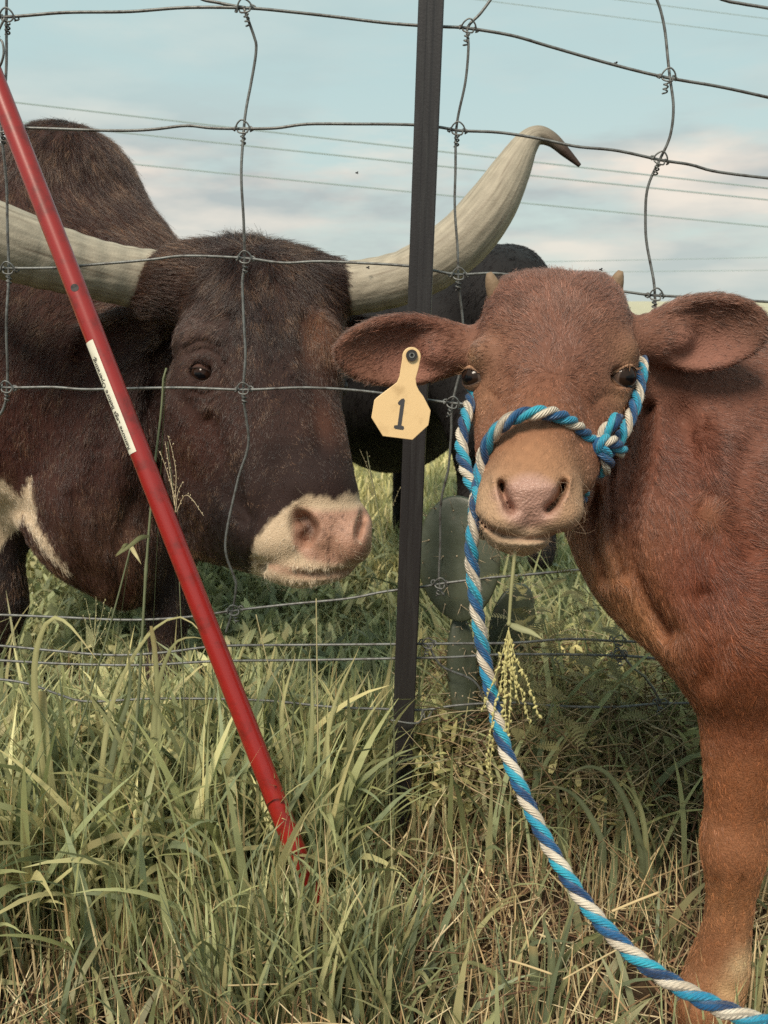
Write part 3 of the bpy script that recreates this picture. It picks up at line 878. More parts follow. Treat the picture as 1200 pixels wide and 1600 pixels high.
calf, calfV = make_calf()
# ------------------------------------------------------------------ the longhorn bull
def make_bull():
    root = empty('longhorn_bull', (-0.72, 2.4, 0))
    tag(root, 'dark brindle longhorn bull with a humped neck and pale pink muzzle behind the fence', 'bull')
    b = Body(grid_axis([(-1.32, -0.56, 0.013), (-0.56, -0.02, 0.004)]),
             grid_axis([(1.38, 1.86, 0.004), (1.86, 3.75, 0.016)]),
             grid_axis([(-0.02, 0.55, 0.013), (0.55, 1.12, 0.004), (1.12, 1.6, 0.013)]))
    # trunk, hump, neck, brisket
    b.ell((-0.80, 2.75, 0.77), (0.37, 0.85, 0.34), np.eye(3), 0.1)
    b.pchain([(78, 340, 2.36, 98), (92, 440, 2.32, 122), (110, 560, 2.22, 170)], 0.12)
    b.pell((112, 300, 2.36), 92, 94, 0.22, 0, 0.10)
    b.pcap((140, 300, 2.36), (225, 415, 2.30), 66, 64, 0.06)
    b.pell((50, 560, 2.25), 210, 235, 0.26, 0, 0.12)
    b.pchain([(262, 560, 2.10, 140), (120, 600, 2.22, 215)], 0.10)
    b.pchain([(215, 690, 2.06, 120), (155, 790, 2.04, 96), (190, 880, 2.02, 62), (195, 925, 2.02, 30)], 0.06)
    b.pell((40, 690, 2.1), 150, 130, 0.2, 0, 0.08)
    b.pell((150, 810, 2.02), 105, 100, 0.12, -20, 0.06)
    # fore legs
    b.pchain([(5, 790, 2.12, 60), (0, 870, 2.1, 36), (8, 945, 2.1, 34), (0, 1000, 2.1, 24), (-6, 1045, 2.09, 26), (-12, 1062, 2.07, 32)], 0.05)
    b.pchain([(262, 800, 2.14, 75), (258, 890, 2.12, 40), (262, 960, 2.11, 34), (258, 1010, 2.1, 24), (256, 1045, 2.09, 26), (250, 1062, 2.07, 32)], 0.05)
    # hind legs
    for x in (-0.93, -0.585):
        b.cap((x, 3.25, 0.85), (x, 3.10, 0.62), 0.2, 0.13, 0.08)
        b.cap((x, 3.10, 0.62), (x, 3.22, 0.44), 0.11, 0.06, 0.05)
        b.cap((x, 3.22, 0.44), (x, 3.12, 0.13), 0.052, 0.045, 0.03)
        b.cap((x, 3.12, 0.13), (x, 3.04, 0.03), 0.05, 0.06, 0.02)
    b.cap((-0.78, 3.58, 1.05), (-0.78, 3.64, 0.4), 0.03, 0.02, 0.04)
    # head
    b.pell((392, 448, 1.78), 150, 70, .10, -5, 0.05)
    b.pcap((290, 450, 1.80), (250, 455, 1.82), 58, 50, 0.04)           # horn bosses
    b.pcap((480, 455, 1.76), (512, 450, 1.76), 48, 40, 0.04)
    b.pell((412, 520, 1.73), 122, 110, .105, 0, 0.05)
    b.pell((320, 560, 1.71), 50, 58, .055, 0, 0.04)                    # brows
    b.pell((506, 545, 1.660), 30, 56, .05, 8, 0.025)
    b.pcap((300, 535, 1.70), (345, 540, 1.665), 22, 18, 0.03)
    b.pcap((352, 625, 1.645), (418, 765, 1.555), 22, 16, 0.04)
    b.pcap((425, 590, 1.71), (486, 775, 1.57), 98, 74, 0.05)           # nose bridge
    b.pell((310, 680, 1.77), 68, 128, .10, 8, 0.05)                   # cheek
    b.pcap((335, 640, 1.74), (430, 815, 1.60), 78, 62, 0.05)
    b.pcap((300, 750, 1.79), (400, 830, 1.63), 62, 48, 0.04)           # jaw
    b.stroke([(246, 520), (246, 600), (242, 690), (252, 770), (284, 840)], 18, 0.020, (1.6, 2.0))
    b.stroke([(300, 640), (318, 700), (352, 770), (392, 812)], 14, 0.008, (1.5, 1.8))
    for q_, a_ in (([(292, 556), (312, 546), (338, 552), (352, 570)], .006), ([(286, 545), (312, 533), (345, 540)], .005), ([(300, 612), (322, 616), (346, 606)], .006), ([(304, 624), (328, 628), (352, 618)], .004)):
        b.stroke(q_, 4.5, a_, (1.6, 1.78))
    b.stroke([(392, 400), (398, 440), (410, 480)], 10, 0.010, (1.55, 1.8))
    b.stroke([(360, 500), (372, 560), (392, 620)], 16, 0.008, (1.55, 1.8))
    b.stroke([(270, 560), (268, 600), (290, 630)], 14, 0.008, (1.6, 1.85))
    b.pell((490, 828, 1.56), 92, 60, .075, 4, 0.03)                   # muzzle
    b.pell((440, 846, 1.555), 46, 36, .06, 12, 0.02)
    b.pell((548, 846, 1.545), 34, 40, .06, 0, 0.02)
    b.pell((488, 884, 1.555), 78, 31, .06, 6, 0.010)                  # lower lip and chin
    b.pcap((470, 880, 1.60), (330, 815, 1.78), 36, 62, 0.03)
    # ear under the horn
    a, t_ = W(255, 500, 1.84), W(128, 545, 1.93)
    x_ = (t_ - a); ln = np.linalg.norm(x_); x_ /= ln
    n_ = np.array((0.25, -1, -0.3)); n_ -= x_ * (n_ @ x_); n_ /= np.linalg.norm(n_)
    R = np.array((x_, np.cross(n_, x_), n_)); c = (a + t_) / 2
    b.ell(c, (ln * 0.6, 0.055, 0.03), R, 0.02)
    b.ell(c + n_ * 0.025, (ln * 0.52, 0.045, 0.03), R, 0.01, 'sub')
    a, t_ = W(522, 505, 1.78), W(566, 540, 1.92)
    b.ell((a + t_) / 2, (0.075, 0.045, 0.02), AX, 0.02)
    # eyes
    eL, eR = (318, 584, 1.668), (527, 604, 1.72)
    b.pell((318, 583, 1.655), 20, 15, .045, -12, 0.008, 'sub')
    b.pchain([(344, 593, 1.66, 5), (362, 604, 1.652, 5)], 0.012)
    b.stroke([(285, 552), (310, 540), (340, 548)], 9, 0.003, (1.6, 1.78))
    b.stroke([(345, 596), (362, 606), (375, 625)], 6, 0.004, (1.6, 1.76))
    b.stroke([(330, 660), (362, 745), (392, 805)], 16, 0.014, (1.55, 1.76))
    b.stroke([(472, 500), (476, 570), (492, 640), (502, 700)], 14, 0.011, (1.5, 1.76))
    b.stroke([(425, 450), (428, 530), (438, 600)], 22, 0.009, (1.55, 1.8))
    # nostrils, mouth
    b.stroke([(470, 800), (466, 818), (474, 838)], 13, 0.016, (1.44, 1.60))
    b.stroke([(478, 812), (488, 826), (482, 840)], 10, 0.040, (1.44, 1.60))
    b.stroke([(569, 802), (562, 822), (559, 838)], 5.5, 0.016, (1.44, 1.535))
    b.stroke([(462, 788), (470, 794), (488, 803), (500, 826), (492, 848)], 5, -0.006, (1.44, 1.60))
    b.stroke([(448, 800), (446, 830), (458, 852)], 7, -0.003, (1.44, 1.60))
    b.stroke([(560, 800), (553, 822), (552, 842)], 5, -0.004, (1.44, 1.60))
    b.stroke([(462, 782), (500, 789), (545, 787), (572, 780)], 10, 0.003, (1.44, 1.62))
    b.stroke([(519, 845), (518, 885)], 5, 0.003, (1.44, 1.62))
    b.stroke([(396, 874), (425, 886), (470, 895), (515, 893), (555, 888), (580, 880)], 5, 0.013, (1.44, 1.66))
    # loose skin of the neck and dewlap
    for pts in ([(235, 620), (215, 720), (225, 820)], [(180, 640), (150, 740), (165, 850)], [(205, 780), (185, 860), (190, 930)], [(120, 780), (130, 850), (155, 910)]):
        b.stroke(pts, 14, 0.014, (1.7, 2.3))
    b.stroke([(262, 640), (250, 740), (285, 840)], 16, 0.02, (1.7, 2.1))
    b.stroke([(5, 790), (60, 810), (130, 900)], 12, 0.012, (1.8, 2.3))
    V, Q = b.extract(2)

    dk = lin(66, 40, 36)
    g_col = [(385, 395, 1.72, lin(62, 42, 38), 1), (300, 430, 1.74, lin(92, 66, 52), .8), (470, 430, 1.7, lin(66, 44, 38), .8),
             (400, 520, 1.64, lin(60, 44, 42), 1), (508, 530, 1.63, lin(142, 104, 78), .6), (440, 540, 1.63, lin(46, 32, 30), .6), (300, 512, 1.68, lin(118, 104, 100), .6), (345, 525, 1.66, lin(104, 90, 86), .45), (290, 600, 1.70, lin(96, 74, 66), .5), (350, 600, 1.66, lin(80, 56, 46), .7),  # the two grey temple tones put the coat's sheen into its colour
             (430, 620, 1.62, lin(60, 38, 33), 1), (505, 680, 1.6, lin(112, 74, 52), .6), (330, 700, 1.68, lin(98, 58, 42), .9), (410, 740, 1.6, lin(48, 30, 27), .8), (380, 680, 1.62, lin(92, 56, 42), .5), (480, 740, 1.52, lin(56, 36, 32), .9),
             (280, 800, 1.72, lin(64, 40, 34), 1), (370, 830, 1.62, lin(48, 32, 30), .8), (250, 600, 1.85, lin(60, 42, 40), 1),
             (80, 240, 2.2, lin(80, 54, 46), 1.5), (200, 300, 2.2, lin(78, 54, 46), 1.3), (230, 370, 2.2, lin(98, 70, 54), 1), (60, 520, 2.0, lin(90, 58, 46), 1.4),
             (60, 640, 2.0, lin(96, 52, 38), 1.4), (150, 720, 1.95, lin(82, 48, 38), 1.2), (180, 850, 1.9, lin(96, 70, 54), 1), (190, 930, 1.95, lin(90, 62, 48), .8), (30, 900, 2.1, lin(44, 28, 25), 1), (262, 950, 2.05, lin(48, 30, 26), 1), (-200, 600, 2.8, lin(76, 46, 38), 2)]
    cp = np.array([W(*q[:3]) for q in g_col]); cv = np.array([q[3] for q in g_col]); cr_ = np.array([q[4] for q in g_col])
    GAIN = 0.41
    def white(P):
        u, v, t = project(P)
        n = hashn(P, 45, 3) * 4 + hashn(P, 150, 5) * 3
        # pale muzzle: the hair line runs from the corner of the mouth over the bridge of the nose
        line = np.interp(u, [380, 400, 430, 455, 480, 510, 522, 545, 575], [872, 835, 803, 782, 772, 770, 778, 766, 772])
        mz = np.clip((v - line - n) / 8, 0, 1) * (t < 1.68) * np.clip((u - 391 - n * .6) / 6, 0, 1)
        # blaze of white inside the brisket fold
        ch = np.clip((v - np.interp(u, [-150, 0, 30, 48, 52, 60, 90, 120], [735, 745, 772, 742, 775, 822, 868, 910]) - n * .7) / 5, 0, 1)
        ch *= np.clip((np.interp(u, [-150, 0, 20, 36, 60, 90, 122], [850, 860, 838, 812, 850, 885, 914]) - v + n) / 5, 0, 1) * (u < 124) * (t > 1.8) * (t < 2.3)
        return mz, ch
    def bare(P):
        u, v, t = project(P)
        m = np.clip((v - np.interp(u, [440, 465, 500, 545, 580], [800, 786, 792, 790, 784])) / 12, 0, 1) * np.clip((np.interp(u, [445, 480, 520, 560, 580], [845, 880, 888, 884, 872]) - v) / 10, 0, 1)
        m *= np.clip((u - 452) / 10, 0, 1) * (t < 1.58)
        lipm = np.exp(-((v - np.interp(u, [396, 425, 470, 515, 555, 580], [874, 886, 897, 898, 891, 881])) / 8.0) ** 2) * (u > 420) * (t < 1.62)
        return np.maximum(m, 0.8 * lipm)
    def coat(P): return idw(P, cp, cv, 3.0, 2e-4, cr_) * GAIN * np.array((1.30, .96, .86))
    def skin_col(P):
        c = coat(P) * 0.8
        mz, ch = white(P)
        wm = np.maximum(mz, ch)[:, None]
        c = c * (1 - wm) + lin(214, 188, 158) * .74 * wm
        bm = bare(P)[:, None]
        spots = np.clip((hashn(P, 170, 9) * .6 + hashn(P, 410, 2) * .7 - 0.28) * 3.5, 0, 1)
        u, v, t = project(P)
        spots *= np.exp(-((u - 522) / 34) ** 2)
        pk = lin(188, 144, 122) * .84 * (0.9 + .16 * hashn(P, 90, 5)[:, None])
        pk = pk * (1 - .72 * spots[:, None]) + lin(70, 50, 46) * .72 * spots[:, None]
        nostril_shade = np.exp(-(((u - 483) / 12) ** 2 + ((v - 826) / 15) ** 2))[:, None] * .85  # shade inside the nostril, darkened into the skin colour
        pk = pk * (1 - nostril_shade) + lin(60, 34, 30) * .4 * nostril_shade
        c = c * (1 - bm) + pk * bm
        return np.where((P[:, 2] < 0.06)[:, None], np.array((.03, .027, .025)), c)
    bm_ = mesh_from(V, Q, True, skin_col(V), None, 'bull_body'); set_wet(bm_, bare(V) * .8); link('body', bm_, M['skin'], root)
    g = [(380, 375, 1.74, 0, -1), (300, 400, 1.76, -.5, -.6), (460, 395, 1.74, .6, -.4), (300, 440, 1.73, -1, -.1), (385, 430, 1.70, -.2, 1), (470, 440, 1.70, .5, .8), (260, 440, 1.78, -1, .1), (512, 450, 1.72, 1, .2),
         (400, 520, 1.63, .1, 1), (330, 500, 1.66, -.7, .5), (470, 510, 1.64, .3, 1), (510, 540, 1.65, .3, 1), (300, 560, 1.68, -.8, .6), (350, 620, 1.66, -.2, 1), (430, 620, 1.62, .1, 1), (500, 640, 1.62, .2, 1),
         (330, 700, 1.68, -.2, 1), (290, 640, 1.72, -.5, .9), (420, 740, 1.58, .1, 1), (490, 740, 1.52, .2, 1), (370, 830, 1.62, -.5, .6), (420, 840, 1.55, -.7, .5), (480, 770, 1.5, -.1, -1), (540, 770, 1.5, .2, -1), (580, 840, 1.5, 1, .3), (480, 910, 1.53, -.1, 1), (420, 880, 1.55, -.5, .8), (540, 905, 1.53, .3, 1),
         (250, 620, 1.85, -.4, .9), (230, 760, 1.85, .1, 1), (180, 520, 1.9, -1, .3),
         (80, 230, 2.2, -.3, 1), (180, 280, 2.2, .6, .9), (130, 350, 2.15, .5, .9), (240, 350, 2.2, .7, .8), (60, 450, 2.05, -.2, 1), (230, 440, 2.1, .3, 1), (60, 620, 2.0, -.2, 1), (150, 700, 1.95, -.1, 1), (180, 860, 1.92, .2, 1), (100, 830, 1.95, .4, 1), (0, 780, 2, .2, 1), (0, 900, 2.1, 0, 1), (262, 920, 2.1, 0, 1), (-200, 500, 2.8, -1, .3)]
    gp, gd = guide_dirs(g)
    def dirs(P): return idw(P, gp, gd, 3.0, 1e-5)
    def dens(P, Nn):
        vis = in_view(P, 40) & (face_cam(P, Nn) > -0.3)
        u, v, t = project(P)
        d = np.where(vis, 1.0, 0.04)
        d *= np.where(t < 1.86, 2.4, 1.0)
        d *= 1 - 0.96 * bare(P)
        d *= P[:, 2] > 0.07
        for e_ in (eL,):
            d *= ((P - W(*e_)) ** 2).sum(1) > 0.0255 ** 2
        return d
    lp = [(380, 372, 1.76, .050), (330, 395, 1.76, .034), (440, 400, 1.74, .036), (280, 430, 1.76, .026), (400, 500, 1.64, .018), (330, 560, 1.66, .009), (400, 640, 1.62, .010), (330, 720, 1.68, .010), (480, 740, 1.52, .007), (430, 830, 1.52, .006), (500, 800, 1.49, .003), (560, 770, 1.5, .003), (440, 870, 1.52, .006), (480, 912, 1.52, .009), (555, 890, 1.52, .006), (250, 650, 1.85, .020),
          (100, 250, 2.2, .034), (230, 350, 2.2, .036), (60, 520, 2., .026), (100, 700, 2., .020), (185, 900, 1.95, .020), (260, 930, 2.1, .014), (20, 780, 2., .012), (-200, 500, 2.8, .02), (318, 582, 1.67, .006)]
    lpp = np.array([W(*q[:3]) for q in lp]); lpv = np.array([[q[3]] for q in lp])
    def lens(P, Nn): return idw(P, lpp, lpv, 3.0, 1e-5)[:, 0]
    def cols(P, Nn, r):
        c = coat(P)
        # brindle: rusty hairs through the dark coat, in streaks
        k = np.clip(hashn(P, 17, 6) * 1.0 + hashn(P, 48, 11) * .9 + hashn(P, 110, 1) * .7 + r.normal(0, .40, len(P)) - 0.28 + .20 * np.clip((project(P)[2] - 1.8) / .2, 0, 1), 0, 1)[:, None]
        c = c * (1 - .6 * k) * .80 + .6 * k * lin(156, 116, 88) * .72
        c = c * (r.lognormal(0, 0.3, len(P)) * (1 + .40 * hashn(P, 900, 8)))[:, None]
        mz, ch = white(P)
        wm = np.maximum(mz, ch)[:, None]
        c = c * (1 - wm) + wm * lin(228, 208, 182) * .95 * r.lognormal(0, .12, len(P))[:, None]
        return c
    fur(root, V, Q, 380000, dens, lens, dirs, cols, 0.00040, 8, 0.0045, 0.22, seed=5, jit=.13)
    # stiff whiskers and forelock stay in the coat; eyes
    eye_set(W(*eL), .0235, (-.10, -.99, -.06), root, lin(104, 70, 58) * .6, 31, 21, 74, -14, lin(60, 44, 38) * .5, 22, (.030, .014, .009), seed=6)
    eye_set(W(*eR), .021, (.9, -.4, 0), root, lin(60, 44, 40) * .6, 30, 24, 64, 0, lin(60, 44, 38) * .5, 10, seed=7)
    def wdens(P, Nn):
        u, v, t = project(P)
        return np.where((t < 1.66) & (v > 775) & (u > 405), 1.0, 0.0) * np.clip(white(P)[0], 0, 1) * np.where(v > 880, 2.5, 1.0) * (face_cam(P, Nn) > -.4)
    fur(root, V, Q, 220, wdens, lambda P, n: np.full(len(P), .026), dirs, lambda P, n, r: np.tile(lin(210, 190, 164) * .7, (len(P), 1)), 0.00016, 1, 0.0, .9, seed=18, name='whiskers', jit=.5)
    # horns: centre line, pixel radius
    def horn(pts, name='horn'):
        n = 260
        q = spline([list(W(a, c, d)) + [r * d / F] for a, c, d, r in pts], n)
        p, r = q[:, :3], q[:, 3]
        Vh, Qh, uv = tube(p, r, 96)
        ln = uv[:, 0]; tot = ln.max()
        ang = uv[:, 1] * 2 * np.pi
        # long fibres and growth rings in the horn itself
        fib = np.sin(ang * 13 + 5 * hashn(np.stack((ln * 2, ang, 0 * ang), -1), 3, 1)) * .4 + hashn(np.stack((ln * 1.2, np.cos(ang) * 9, np.sin(ang) * 9), -1), 4, 5) * .6
        T, A_, B_ = frames(p)
        axis = np.repeat(p, 96, 0)
        axis = np.vstack((axis, p[0], p[-1]))
        Vh = Vh + (Vh - axis) * (0.014 * fib + 0.012 * np.sin(ln * 150) * (ln < tot * .35))[:, None]
        c = lin(188, 177, 158) * .68
        tipc = lin(70, 54, 48) * .7
        k = np.clip((ln / tot - .80) / .14, 0, 1)[:, None]
        grain = np.clip(hashn(np.stack((ln * 3, np.cos(ang) * 2.2, np.sin(ang) * 2.2), -1), 6, 1) * .6 + fib * .28 + hashn(Vh, 60, 3) * .3, -1, 1)[:, None]
        cc = (c * (1 - k) + tipc * k) * (1 + .34 * grain)
        streak = np.clip(hashn(np.stack((ln * 2, np.cos(ang) * 4, np.sin(ang) * 4), -1), 5, 8) - .25, 0, 1)[:, None]
        cc = cc * (1 - streak) + lin(110, 92, 76) * .7 * streak
        link(name, mesh_from(Vh, Qh, True, np.clip(cc, .01, 1), uv), M['horn'], root)
    horn([(515, 450, 1.79, 40), (560, 449, 1.77, 41), (630, 434, 1.74, 41), (680, 408, 1.72, 44), (728, 370, 1.71, 44), (768, 320, 1.70, 40), (798, 268, 1.70, 31), (820, 228, 1.70, 21), (840, 212, 1.70, 15), (862, 218, 1.70, 11), (884, 238, 1.70, 7.5), (906, 259, 1.70, 3)])
    horn([(275, 438, 1.84, 44), (225, 436, 1.82, 46), (170, 426, 1.78, 46), (115, 412, 1.74, 48), (60, 396, 1.70, 53), (0, 376, 1.66, 57), (-70, 345, 1.62, 57), (-150, 290, 1.60, 50), (-215, 215, 1.60, 38), (-255, 140, 1.60, 24), (-280, 90, 1.60, 12), (-290, 60, 1.6, 4)])
    return root
bull = make_bull()

# ------------------------------------------------------------------ the black cow further back
def make_cow():
    root = empty('black_cow', (0.1, 2.9, 0))
    tag(root, 'plain black cow standing behind the steel post, partly hidden by the calf', 'cow')
    b = Body(grid_axis([(-0.5, 0.75, 0.011)]), grid_axis([(2.1, 4.5, 0.014)]), grid_axis([(-0.02, 1.4, 0.011)]))
    b.pell((628, 592, 3.0), 118, 136, 0.62, 0, 0.08)
    b.pell((600, 640, 2.9), 92, 92, 0.45, 0, 0.08)
    b.pell((770, 500, 2.62), 102, 108, 0.30, 0, 0.1)
    b.pcap((805, 432, 2.6), (700, 490, 3.0), 40, 58, 0.06)
    b.pchain([(742, 590, 2.5, 74), (735, 680, 2.45, 36), (738, 745, 2.52, 24), (732, 800, 2.5, 20), (728, 868, 2.45, 22)], 0.05)
    b.pchain([(845, 560, 2.5, 70), (850, 680, 2.45, 40), (852, 745, 2.5, 24), (850, 800, 2.5, 20), (845, 870, 2.45, 22)], 0.05)
    for x, y in ((0.075, 3.45), (0.125, 3.75)):
        b.cap((x, y, 0.6), (x, y, 0.4), 0.10, 0.05, 0.04)
        b.cap((x, y, 0.4), (x, y, 0.03), 0.042, 0.042, 0.03)
    b.cap((0.12, 3.6, 0.80), (0.10, 4.05, 0.72), 0.2, 0.14, 0.08)
    b.cap((0.10, 4.05, 0.74), (0.10, 4.30, 0.54), 0.13, 0.07, 0.05)
    for s in (-1, 1):
        b.cap((0.10 + s * .1, 4.05, 0.78), (0.10 + s * .24, 4.05, 0.76), 0.035, 0.03, 0.02)
    b.cap(W(828, 425, 2.4), W(838, 560, 2.33), 0.03, 0.02, 0.03)
    V, Q = b.extract(2)
    c = np.tile(np.array((0.0060, 0.0042, 0.0044)), (len(V), 1)) * (1 + .3 * hashn(V, 9, 2))[:, None]
    link('body', mesh_from(V, Q, True, c, None, 'cow_body'), M['skin'], root)
    def dirs(P): return np.tile(np.array((-.2, 0.2, -.9)), (len(P), 1))
    def dens(P, Nn): return np.where(in_view(P, 10) & (face_cam(P, Nn) > -0.3), 1.0, 0.03)
    def cols(P, Nn, r): return np.tile(np.array((0.0060, 0.0040, 0.0042)), (len(P), 1)) * r.lognormal(0, .5, len(P))[:, None]
    fur(root, V, Q, 50000, dens, lambda P, n: np.full(len(P), .016), dirs, cols, 0.0007, 6, .008, .15, mat_=M['black_fur'], seed=9)
make_cow()
# ------------------------------------------------------------------ fence
fence = tag(empty('woven_wire_fence', (0, 1.43, 0)), 'sagging galvanised woven wire fence with twisted knots in front of the bull', 'fence')
FT = 1.46
def wz(px, py):           # point in the fence plane, which is upright at y = 1.43 and wavers a little
    p = WY(px, py, 1.43)
    p[1] += 0.006 * math.sin(px * .013 + py * .021)
    return p
def wire(pts, r=0.0022, name='wire', wob=0.0008, long=False):
    if long:           # the fence runs on to both sides
        (x0, y0), (x1, y1) = pts[0], pts[1]; pts = [(x0 - 900, y0 + (-8 if y0 < 500 else 4)), (x0 - 450, y0 + 3)] + list(pts)
        (x0, y0), (x1, y1) = pts[-1], pts[-2]; sl = (y0 - y1) / (x0 - x1)
        pts = list(pts) + [(x0 + 400, y0 + sl * 260), (x0 + 900, y0 + sl * 420)]
    n = max(24, int(len(pts) * 12))
    p = spline([wz(*q) for q in pts], n)
    s = np.linspace(0, 1, n)[:, None] * len(pts)
    ph = (pts[0][0] + pts[0][1]) % 7
    p = p + wob * np.concatenate((np.sin(s * 2.9 + ph), 0 * s, np.sin(s * 2.3 + 2 * ph)), 1)
    tube_obj(name, p, r, M['wire'], fence, 8)
HW = [
    [(-90, 30), (10, 26), (100, 18), (200, 17), (290, 13), (385, 15), (450, 19), (530, 25), (600, 33), (655, 39), (700, 43), (730, 46), (800, 58), (860, 73), (960, 99), (1040, 121), (1120, 137), (1200, 153), (1290, 170)],
    [(-90, 190), (5, 200), (90, 202), (190, 203), (240, 201), (290, 196), (330, 200), (378, 201), (430, 200), (480, 194), (560, 195), (645, 196), (690, 199), (716, 203), (780, 205), (840, 215), (900, 230), (960, 237), (1030, 250), (1080, 256), (1120, 266), (1200, 278), (1290, 290)],
    [(-90, 418), (12, 420), (90, 419), (150, 413), (240, 405), (290, 400), (380, 404), (440, 411), (500, 408), (580, 411), (640, 416), (680, 424), (716, 430), (780, 428), (860, 440), (940, 450), (985, 457), (1022, 462), (1100, 466), (1200, 471), (1290, 474)],
    [(-90, 602), (10, 605), (80, 605), (130, 609), (200, 608), (290, 606), (380, 608), (470, 605), (540, 609), (600, 616), (640, 622), (705, 630), (780, 634), (880, 640), (1000, 650), (1140, 660), (1290, 668)],
    [(-90, 960), (0, 963), (90, 966), (200, 967), (290, 962), (367, 953), (450, 946), (540, 938), (600, 926), (660, 917), (686, 912), (760, 902), (830, 896), (900, 890), (1000, 884), (1150, 878), (1290, 874)],
    [(-90, 1008), (0, 1011), (90, 1016), (180, 1021), (260, 1018), (340, 1011), (470, 1010), (600, 1005), (700, 1003), (800, 1005), (890, 1001), (967, 1004), (1060, 1003), (1290, 998)],
    [(-90, 1028), (0, 1032), (120, 1036), (230, 1039), (340, 1035), (470, 1032), (600, 1027), (700, 1026), (800, 1024), (967, 1025), (1060, 1028), (1290, 1030)],
    [(-90, 1058), (0, 1061), (50, 1068), (95, 1084), (140, 1096), (250, 1093), (400, 1094), (520, 1103), (600, 1107), (660, 1110), (720, 1103), (800, 1100), (880, 1104), (960, 1103), (1032, 1097), (1130, 1098), (1290, 1100)],
]
for h in HW: wire(h, long=True)
for x_ in (-330, -620, 1420, 1720): wire([(x_ + 8, -60), (x_ - 6, 200), (x_ + 6, 420), (x_ - 5, 640), (x_ + 3, 900), (x_, 1090)], 0.0021)
wire([(200, -60), (296, -12), (318, 2), (345, 7), (384, 13)])
wire([(1060, -40), (1125, -6), (1160, 4), (1200, 13), (1280, 34), (1420, 80), (1720, 170), (2200, 300)])
VW = [
    [(12, -30), (9, 30), (7, 120), (5, 200), (10, 310), (12, 420), (13, 500), (10, 605), (4, 640), (-14, 672), (-30, 760)],
    [(383, 14), (396, 55), (399, 76), (392, 130), (380, 200), (379, 300), (382, 404), (377, 450), (384, 540), (381, 608), (387, 690), (372, 750), (357, 810), (354, 862), (366, 900), (369, 915), (364, 955), (352, 990)],
    [(772, -8), (750, 22), (731, 44), (732, 75), (726, 130), (714, 203), (711, 300), (716, 430), (722, 490), (724, 560), (706, 630), (705, 680), (700, 730), (691, 775), (688, 830), (687, 912), (694, 930)],
    [(1022, -14), (1034, 18), (1043, 60), (1045, 121), (1051, 170), (1046, 210), (1030, 250), (1012, 300), (1010, 350), (1016, 410), (1022, 462), (1030, 560)],
    [(967, 1012), (985, 1040), (1010, 1060), (1032, 1097)],
    [(668, 1003), (690, 1040), (740, 1065), (760, 1102)],
]
for v in VW: wire(v, 0.0021)
def knot(px, py, ang=0.0, name='wire_knot'):
    c = wz(px, py); f = FT / F
    ca, sa = math.cos(ang), math.sin(ang)
    def q(dx, dy, dy3=0.0):
        return c + AX[0] * (dx * ca - dy * sa) * f - np.array((0, 0, 1)) * (dx * sa + dy * ca) * f + np.array((0, dy3, 0))
    parts = []
    r = 0.0013
    # collar loop over the line wire
    loop = [q(-11, 3, -.003), (q(-7, -6, -.005)), q(0, -11, -.006), q(8, -6, -.005), q(12, 3, -.003)]
    parts.append(tube(spline(loop, 16), r, 6)[:2])
    parts.append(tube(spline([q(-11, 3, -.003), q(-14, 0, .003), q(-9, -4, .005), q(-6, 5, -.004), q(6, 6, -.006), q(9, -4, .005), q(15, 0, .003), q(11, 4, -.003)], 26), r, 6)[:2])
    # turns of the tail round the stay wire
    t = np.linspace(0, 2.5 * 2 * np.pi, 40)
    coil = np.array([q(3.1 * math.cos(a), 7 + 0.95 * a, .0035 * math.sin(a)) for a in t])
    parts.append(tube(coil, r, 6)[:2])
    V, Q = join_parts(parts)
    link(name, mesh_from(V, Q, True), M['wire'], fence)
for px, py, a in ((10, 26, .1), (383, 15, -.2), (731, 46, .15), (1042, 121, .1), (5, 201, 0), (379, 201, 0), (715, 203, .05), (1030, 250, .25), (12, 421, .05), (382, 404, .02), (716, 430, 0), (1022, 462, 0), (10, 606, .1), (381, 608, -.05), (706, 630, .2), (366, 953, -.2), (687, 912, .1), (967, 1002, .1), (967, 1024, -.2), (668, 1003, .1), (1032, 1097, .2)):
    knot(px, py, a)
# loose tie ring hooked on the top wire at the left
tube_obj('wire_tie', spline([wz(10, 30) + (0, -.01, 0), wz(-2, 58) + (0, -.012, 0), wz(10, 70) + (0, -.02, 0), wz(12, 90) + (0, -.02, 0), wz(2, 106) + (0, -.012, 0), wz(-12, 92), wz(-14, 70), wz(-3, 54)], 40), 0.0017, M['wire'], fence)

